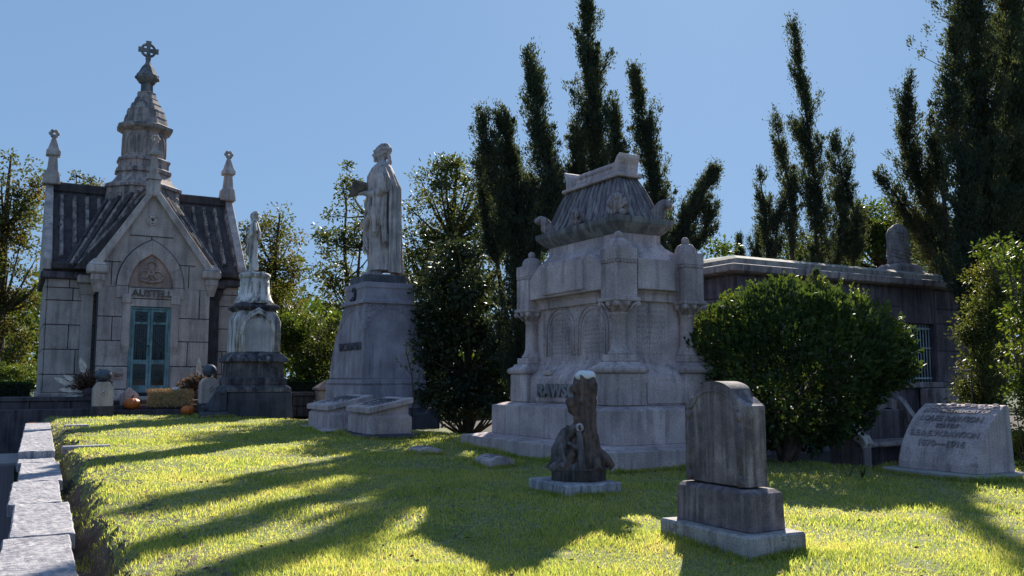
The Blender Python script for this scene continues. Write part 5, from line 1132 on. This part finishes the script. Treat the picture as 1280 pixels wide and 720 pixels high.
conifer(gz(c3), 24, [([(824, 440, 50), (824, 300, 50), (819, 230, 46), (806, 160, 34), (793, 92, 8)], 0)], 'single slender conifer between the monument roof and the leaning one')
c4 = at(835, 500, 25)
conifer(gz(c4), 25, [([(838, 340, 40), (850, 290, 50), (868, 262, 44), (890, 214, 9)], 0), ([(846, 310, 26), (866, 262, 30), (873, 238, 8)], .3), ([(860, 320, 30), (880, 290, 34), (889, 262, 10)], 0), ([(835, 500, 24), (838, 380, 30)], 0)], 'short conifer leaning right beside the left end of the vault roof', dens=.8)
c5 = at(1015, 500, 24.5)
conifer(gz(c5), 24.5, [([(1020, 440, 70), (1020, 310, 70), (1018, 220, 56), (1006, 130, 34), (991, 34, 7)], 0), ([(1040, 340, 60), (1056, 280, 50), (1052, 215, 36), (1044, 176, 8)], .3), ([(990, 320, 36), (988, 240, 28), (968, 148, 7)], -.3), ([(960, 330, 26), (957, 270, 24), (949, 216, 6)], .2), ([(968, 330, 24), (972, 275, 22), (982, 245, 6)], 0), ([(1066, 340, 40), (1070, 280, 26), (1062, 240, 8)], .4)], 'open many-spired conifer rising behind the vault roof', dens=.62)
conifer(gz(at(924, 500, 40)), 40, [([(924, 420, 14), (924, 325, 14), (924, 298, 4)], 0)], 'tiny far conifer tip left of the open many-spired conifer', dens=1.5)
conifer(gz(at(947, 500, 34)), 34, [([(948, 420, 24), (947, 320, 22), (949, 288, 4)], 0)], 'small far conifer touching the left side of the open many-spired conifer', dens=1.2)
c6 = at(1215, 500, 22)
conifer(gz(c6), 22, [([(1212, 400, 60), (1180, 300, 62), (1150, 220, 50), (1132, 165, 34), (1131, 106, 7)], 0), ([(1200, 380, 40), (1150, 290, 36), (1120, 245, 22), (1102, 220, 6)], .4), ([(1180, 250, 36), (1168, 190, 26), (1162, 155, 6)], -.3)], 'dark conifer with branches sweeping left, right of the draped urn', dens=.8)
c7 = at(1245, 500, 19)
conifer(gz(c7), 19, [([(1240, 440, 110), (1238, 330, 120), (1232, 220, 120), (1228, 120, 110), (1215, 20, 90), (1205, -90, 60), (1200, -170, 12)], 0), ([(1262, 300, 130), (1266, 180, 130), (1266, 60, 110), (1262, -90, 30)], .5), ([(1215, 420, 60), (1212, 300, 70), (1205, 200, 50)], -.4), ([(1200, 200, 50), (1190, 110, 40), (1196, 40, 20)], -.2)], 'huge dark column-shaped conifer filling the upper right corner', dens=.8)

# ------------------------------------------------------------ broadleaf trees
tree('maple_tree', (at(-10, 500, 36).x, at(-10, 500, 36).y, .6), 36, [(5, 250, 36, 62), (30, 320, 34, 80), (0, 380, 40, 70), (42, 235, 16, 26), (30, 440, 30, 50), (-30, 300, 40, 90)], 'broad half-bare tree at the far left edge beside the mausoleum', 'tree', AUTUMN, .16, 130, 46, .62, .3, group='loose leafy trees in the background')
tree('maple_tree', (at(108, 500, 44).x, at(108, 500, 44).y, .6), 44, [(108, 235, 24, 20), (80, 250, 22, 16)], 'thin treetop just showing over the left wing of the mausoleum roof', 'tree', AUTUMN, .17, 16, 34, .5, .2, group='loose leafy trees in the background')
tree('maple_tree', (at(345, 500, 36).x, at(345, 500, 36).y, .6), 36, [(335, 290, 40, 28), (365, 335, 36, 44), (320, 350, 30, 40), (350, 400, 50, 50), (300, 320, 16, 40)], 'rusty brown half-bare tree behind the small white statue', 'tree', AUTUMN, .15, 110, 34, .62, .24, group='loose leafy trees in the background')
T = at(438, 500, 32); k3 = 32 / FPX
tree('young_oak_tree', gz(T), 32, [(438, 225, 16, 30), (430, 290, 34, 40), (460, 300, 24, 40), (410, 330, 26, 36), (440, 370, 44, 46), (425, 430, 50, 40)], 'slender light green tree with thin dark trunk behind the big book-holding statue', 'tree', OLIVE, .14, 120, 30, .5, .13, group='loose leafy trees in the background', stems=[[Vector(gz(T)), at(436, 450, 32), at(439, 400, 32), at(433, 350, 32.2), at(430, 300, 32), at(433, 262, 31.9), at(428, 225, 32)], [Vector(gz(T)), at(446, 450, 32), at(452, 400, 32), at(447, 350, 32), at(450, 310, 32), at(458, 270, 32)]])
T = at(560, 500, 30)
tree('oak_tree', gz(T), 30, [(560, 235, 44, 36), (600, 290, 46, 60), (530, 300, 34, 60), (560, 370, 70, 70), (610, 230, 20, 30)], 'dense rounded dark tree between the big statue and the many-spired conifer', 'tree', OLIVE, .13, 190, 50, .55, .26, group='loose leafy trees in the background')
T = at(585, 515, 22)
tree('magnolia_tree', gz(T), 22, [(580, 410, 60, 70), (550, 460, 40, 60), (620, 460, 44, 60), (575, 340, 40, 50), (590, 500, 60, 26), (540, 400, 20, 60)], 'low dark glossy-leaved evergreen tree right of the tall tapering pedestal', 'tree', MAGN, .13, 190, 60, .42, .16)
tree('understory_tree', (at(390, 500, 33).x, at(390, 500, 33).y, .6), 33, [(375, 430, 34, 40), (410, 440, 26, 36), (390, 465, 40, 16), (355, 420, 20, 30)], 'bushy low green tree between the stained marble monument and the tall pedestal', 'tree', BROAD, .14, 90, 56, .55, .14)
T = at(1115, 500, 34)
tree('sunlit_oak_tree', gz(T), 34, [(1095, 285, 50, 30), (1140, 300, 50, 34), (1170, 320, 40, 40), (1075, 310, 40, 34), (1010, 320, 40, 26), (900, 312, 22, 8)], 'bright sunlit tree seen behind the draped urn on the vault roof', 'tree', BROAD, .16, 120, 50, .6, .2)
T = at(1290, 500, 22)
tree('evergreen_tree', gz(T), 22, [(1280, 60, 40, 90), (1285, 200, 40, 100), (1290, 340, 50, 80)], 'tall dark leafy tree at the upper right edge beside the huge conifer', 'tree', MAGN, .15, 150, 50, .6, .22)
tree('dark_shrub', gz(at(1225, 560, 14.3)), 14.3, [(1232, 420, 26, 60), (1228, 500, 28, 60), (1240, 360, 24, 40), (1262, 560, 40, 30)], 'tall dark shrub at the right end of the vault behind the memorial slab', 'shrub', OLIVE, .055, 150, 60, .26, .05)
tree('nandina_shrub', gz(at(1285, 590, 11.9)), 11.9, [(1268, 330, 26, 30), (1278, 400, 22, 50), (1282, 480, 24, 60), (1240, 312, 18, 12), (1286, 550, 22, 40)], 'bright yellow-green leafy shrub at the right edge behind the slant memorial', 'shrub', BRIGHT, .062, 75, 26, .18, .03, limbs=.7)
b = MB(); tw = thing('bare_twig', gz(at(1205, 560, 13)), 'thin leafless twig reaching left across the dark end of the vault wall', 'twig')
b.tube([wpos(tw), at(1215, 500, 13), at(1214, 462, 13), at(1196, 462, 12.8), at(1186, 464, 12.7)], [.014, .012, .010, .008, .004], 5); b.tube([at(1205, 462, 12.9), at(1208, 452, 12.8), at(1214, 446, 12.8)], .005, 4); b.build('branches', BARK, tw)
leaf_obj('leaves', np.array([at(1206 + i, 447 + i * .6, 12.8) for i in range(6)]), rng.normal(size=(6, 3)), .08, .03, BRIGHT, tw, wpos(tw))
# sapling against the pedestal
sc_ = Vector(gz(at(512, 545, 17.4))); o = thing('sapling', sc_, 'thin young sapling standing against the tall tapering pedestal', 'sapling')
b = MB(); tp = [sc_, at(517, 500, 17.5), at(515, 470, 17.5), at(508, 440, 17.5), at(507, 424, 17.5)]; b.tube(tp, [.02, .016, .013, .009, .004], 5); br = [(at(514, 468, 17.5), at(498, 452, 17.4)), (at(509, 446, 17.5), at(515, 432, 17.4)), (at(511, 455, 17.5), at(520, 448, 17.4)), (at(516, 490, 17.5), at(524, 472, 17.4))]
for a_, c in br: b.tube([a_, c], [.007, .003], 4)
b.build('stem', BARK, o); P = []
for a_, c in br + [(tp[3], tp[4]), (tp[2], tp[3])]:
    for i in range(9): P.append(np.array(a_.lerp(c, random.uniform(.3, 1.05))))
leaf_obj('leaves', np.array(P), rng.normal(size=(len(P), 3)), .085, .034, OLIVE, o, sc_)
hedge(-4, .5, 29.4, 30.4, .6, 1.25, 'clipped dark green hedge left of the mausoleum')
hedge(7.4, 16, 30.5, 31.6, .6, 1.3, 'clipped green hedge beyond the capped pier and far wall', 12000)
tree('low_bush', (at(22, 485, 33).x, at(22, 485, 33).y, .6), 33, [(25, 468, 26, 10), (5, 465, 20, 12)], 'small light green bush above the hedge at the far left', 'shrub', BRIGHT, .08, 40, 50, .3, .04)
# far belt of woodland closing the view
N = 60000; a_ = rng.uniform(-1.0, 2.1, N); dist = rng.uniform(58, 75, N)
top = 5.0 + 1.8 * np.sin(a_ * 9) + 1.2 * np.sin(a_ * 23 + 1) + .8 * np.sin(a_ * 57)
zz = .3 + (rng.random(N) ** .8) * top; P = np.stack([dist * np.sin(a_), dist * np.cos(a_), zz], 1)
o = leaf_obj('distant_woods', P, rng.normal(size=(N, 3)), .75, .42, BROAD, kind='stuff'); o['label'] = 'far belt of green woodland closing the view behind the graves'; o['category'] = 'woods'

# ------------------------------------------------------------ grass
m, n, L, out = mat('grass_blades'); geo = n.new('ShaderNodeNewGeometry')
r = ramp(n, [(0, (.10, .15, .055)), (.28, (.19, .25, .07)), (.52, (.32, .35, .09)), (.75, (.43, .40, .15)), (1, (.46, .35, .23))])
t = n.new('ShaderNodeTexNoise'); t.inputs['Scale'].default_value = 1.3; t.inputs['Detail'].default_value = 5; t.inputs['Roughness'].default_value = .7
L.new(geo.outputs['Position'], t.inputs['Vector'])
a = n.new('ShaderNodeMath'); a.operation = 'MULTIPLY_ADD'; a.inputs[1].default_value = 1.3; a.inputs[2].default_value = -.45; L.new(t.outputs[0], a.inputs[0])
c = n.new('ShaderNodeMath'); c.operation = 'MULTIPLY_ADD'; c.inputs[1].default_value = .62; L.new(geo.outputs['Random Per Island'], c.inputs[0]); L.new(a.outputs[0], c.inputs[2]); L.new(c.outputs[0], r.inputs[0])
p = n.new('ShaderNodeBsdfPrincipled'); p.inputs['Roughness'].default_value = .6; p.inputs['Specular IOR Level'].default_value = .2; L.new(r.outputs[0], p.inputs['Base Color'])
tr = n.new('ShaderNodeBsdfTranslucent'); hs_ = n.new('ShaderNodeMix'); hs_.data_type = 'RGBA'; hs_.blend_type = 'MULTIPLY'; hs_.inputs[0].default_value = 1; hs_.inputs[7].default_value = (1.8, 1.75, 1.05, 1); L.new(r.outputs[0], hs_.inputs[6]); L.new(hs_.outputs[2], tr.inputs[0])
mx = n.new('ShaderNodeMixShader'); mx.inputs[0].default_value = .6; L.new(p.outputs[0], mx.inputs[1]); L.new(tr.outputs[0], mx.inputs[2]); L.new(mx.outputs[0], out.inputs[0]); GRASS = m
def blades(n_, dmin, dmax, hh, ww, rects=None):
    """blades scattered over the lawn, thinner and denser near the viewer's end"""
    th = rng.uniform(-YAW * 0 + R(-6), R(68), n_); d_ = np.sqrt(rng.uniform(dmin ** 2, dmax ** 2, n_)); x = d_ * np.sin(th); y = d_ * np.cos(th)
    edge = .70 + .06 * np.sin(y * 1.9) + .04 * np.sin(y * 4.7) + .03 * np.sin(y * 11 + 1) - .24 * sm((y - 19) / 4) + .022 * (y - 7)
    pt = np.sin(x * 5.1 + 2 * np.sin(y * 3.3)) * np.sin(y * 4.4 + 1.7 * np.sin(x * 2.9)); prob = np.where(x > edge, np.where(pt > .55, .5, 1.0), np.where(x > .47 + .022 * (y - 7), .36 + .28 * np.sin(y * 7), 0.0)); drop = (x - (10.45 - (y - 8) * .28)) / 1.1
    prob = np.where((drop > .35) & (y > 8.0), .0, prob); prob = np.where(y > 26.1, 0, prob)
    k_ = rng.random(n_) < prob; x = x[k_]; y = y[k_]
    if rects: x, y = fringe(rects, hh, ww, n_)
    N = len(x); z = hgt(x, y) - .004
    for (a0, a1, b0, b1) in () if rects else ((6.8, 9.32, 9.42, 13.88), (4.60, 5.16, 4.72, 5.74), (5.06, 5.76, 7.8, 8.62), (10.3, 11.3, 6.5, 8.05), (7, 9.1, 19.8, 22.9), (5.02, 6.8, 24.5, 26.3), (5.64, 6.0, 12.97, 13.43), (5.74, 6.08, 10.77, 11.23), (5.8, 7.05, 15.85, 17.35), (5.6, 6.8, 17.75, 19.4)):
        ok = ~((x > a0) & (x < a1) & (y > b0) & (y < b1)); x, y, z = x[ok], y[ok], z[ok]
    N = len(x); h_ = hh * rng.uniform(.45, 1.25, N) * (1 + .35 * np.sin(x * 3.1 + np.sin(y * 2.3) * 2)); an = rng.uniform(0, 6.283, N)
    ln = rng.normal(size=(N, 2)) * .42 * h_[:, None]; w2 = ww * rng.uniform(.6, 1.2, N) * .5
    V = np.empty((N, 5, 3)); dx, dy = np.cos(an) * w2, np.sin(an) * w2
    V[:, 0] = np.stack([x - dx, y - dy, z], 1); V[:, 1] = np.stack([x + dx, y + dy, z], 1)
    mx_, my_ = x + ln[:, 0] * .35, y + ln[:, 1] * .35; V[:, 2] = np.stack([mx_ + dx * .8, my_ + dy * .8, z + h_ * .6], 1); V[:, 3] = np.stack([mx_ - dx * .8, my_ - dy * .8, z + h_ * .6], 1)
    V[:, 4] = np.stack([x + ln[:, 0], y + ln[:, 1], z + h_], 1)
    i = np.arange(N)[:, None] * 5; q1 = i + np.array([0, 1, 2, 3]); t1 = i + np.array([3, 2, 4, 4]); return V.reshape(-1, 3), q1, i + np.array([3, 2, 4])
def fringe(rects, hh, ww, per):
    X, Y = [], []
    for a0, a1, b0, b1 in rects:
        n_ = int(per * 2 * (a1 - a0 + b1 - b0)); t_ = rng.random(n_); sd_ = rng.integers(0, 4, n_); g_ = np.abs(rng.normal(size=n_)) * .035 + .004
        X.append(np.where(sd_ == 0, a0 - g_, np.where(sd_ == 1, a1 + g_, a0 + (a1 - a0) * t_))); Y.append(np.where(sd_ == 2, b0 - g_, np.where(sd_ == 3, b1 + g_, b0 + (b1 - b0) * t_)))
    return np.concatenate(X), np.concatenate(Y)
def grass(name, args, label):
    VV, QQ, TT, off = [], [], [], 0
    for a_ in args:
        V, q_, t_ = blades(*a_); VV.append(V); QQ.append(q_ + off); TT.append(t_ + off); off += len(V)
    V = np.concatenate(VV); Q = np.concatenate(QQ); T_ = np.concatenate(TT); me = bpy.data.meshes.new(name)
    me.vertices.add(len(V)); me.vertices.foreach_set('co', V.astype(np.float32).ravel()); me.loops.add(Q.size + T_.size)
    me.loops.foreach_set('vertex_index', np.concatenate([Q.ravel(), T_.ravel()]).astype(np.int32)); me.polygons.add(len(Q) + len(T_))
    me.polygons.foreach_set('loop_start', np.concatenate([np.arange(0, Q.size, 4), Q.size + np.arange(0, T_.size, 3)]).astype(np.int32)); me.update(calc_edges=True)
    me.materials.append(GRASS); o = bpy.data.objects.new(name, me); COL.objects.link(o); o['kind'] = 'stuff'; o['label'] = label; o['category'] = 'grass'; return o
grass('grass', [(125000, 4.2, 7.5, .036, .0058), (110000, 7.5, 12, .038, .009), (120000, 12, 19, .040, .013), (110000, 19, 30, .042, .018), (600, 1, 2, .052, .006, [(4.61, 5.15, 4.73, 5.73), (5.06, 5.76, 7.8, 8.62)]), (420, 1, 2, .085, .011, [(6.8, 9.32, 9.42, 13.88), (10.28, 11.3, 6.6, 8.09), (5.62, 6.02, 12.95, 13.45), (5.72, 6.1, 10.75, 11.25)]), (260, 1, 2, .09, .016, [(5.76, 7.1, 15.82, 17.4), (5.56, 6.8, 17.7, 19.45), (5.02, 6.82, 24.5, 26.3), (4.28, 5.14, 24.3, 24.9)])], 'short yellow-green turf covering the lawn between the monuments')
# fallen leaves and a few long grass wisps
P = []; D = []
for i in range(330):
    d_ = 4.6 + 9 * random.random() ** 1.3; th = random.uniform(.02, 1.08); x, y = d_ * math.sin(th), d_ * math.cos(th)
    if x < .9: continue
    P.append((x, y, H(x, y) + .035)); D.append((random.gauss(0, 1), random.gauss(0, 1), random.gauss(0, .25)))
o = leaf_obj('fallen_leaves', P, np.array(D), .04, .024, plain('dead_leaf', (.22, .12, .06), .9, var=.6, sc=3), kind='stuff'); o['label'] = 'small brown fallen leaves scattered over the turf'; o['category'] = 'fallen leaves'
for (px, py, dep, label) in ((1060, 584, 11.2, 'tuft of long pale grass blades below the stone bench'), (1078, 583, 11.3, 'small upright grass tuft right below the bench leg')):
    g0 = at(px, py, dep); g0.z = H(g0.x, g0.y) - .01; b = MB()
    for i in range(7):
        a_ = random.uniform(0, 6.28); l_ = random.uniform(.12, .26); q = Vector((math.cos(a_), math.sin(a_), 0)); b.tube([g0, g0 + q * l_ * .25 + Vector((0, 0, l_ * .6)), g0 + q * l_ * .6 + Vector((0, 0, l_ * .8))], [.006, .005, .001], 4)
    tag(b.build('grass_tuft', BRIGHT, None, g0), label, 'grass tuft')
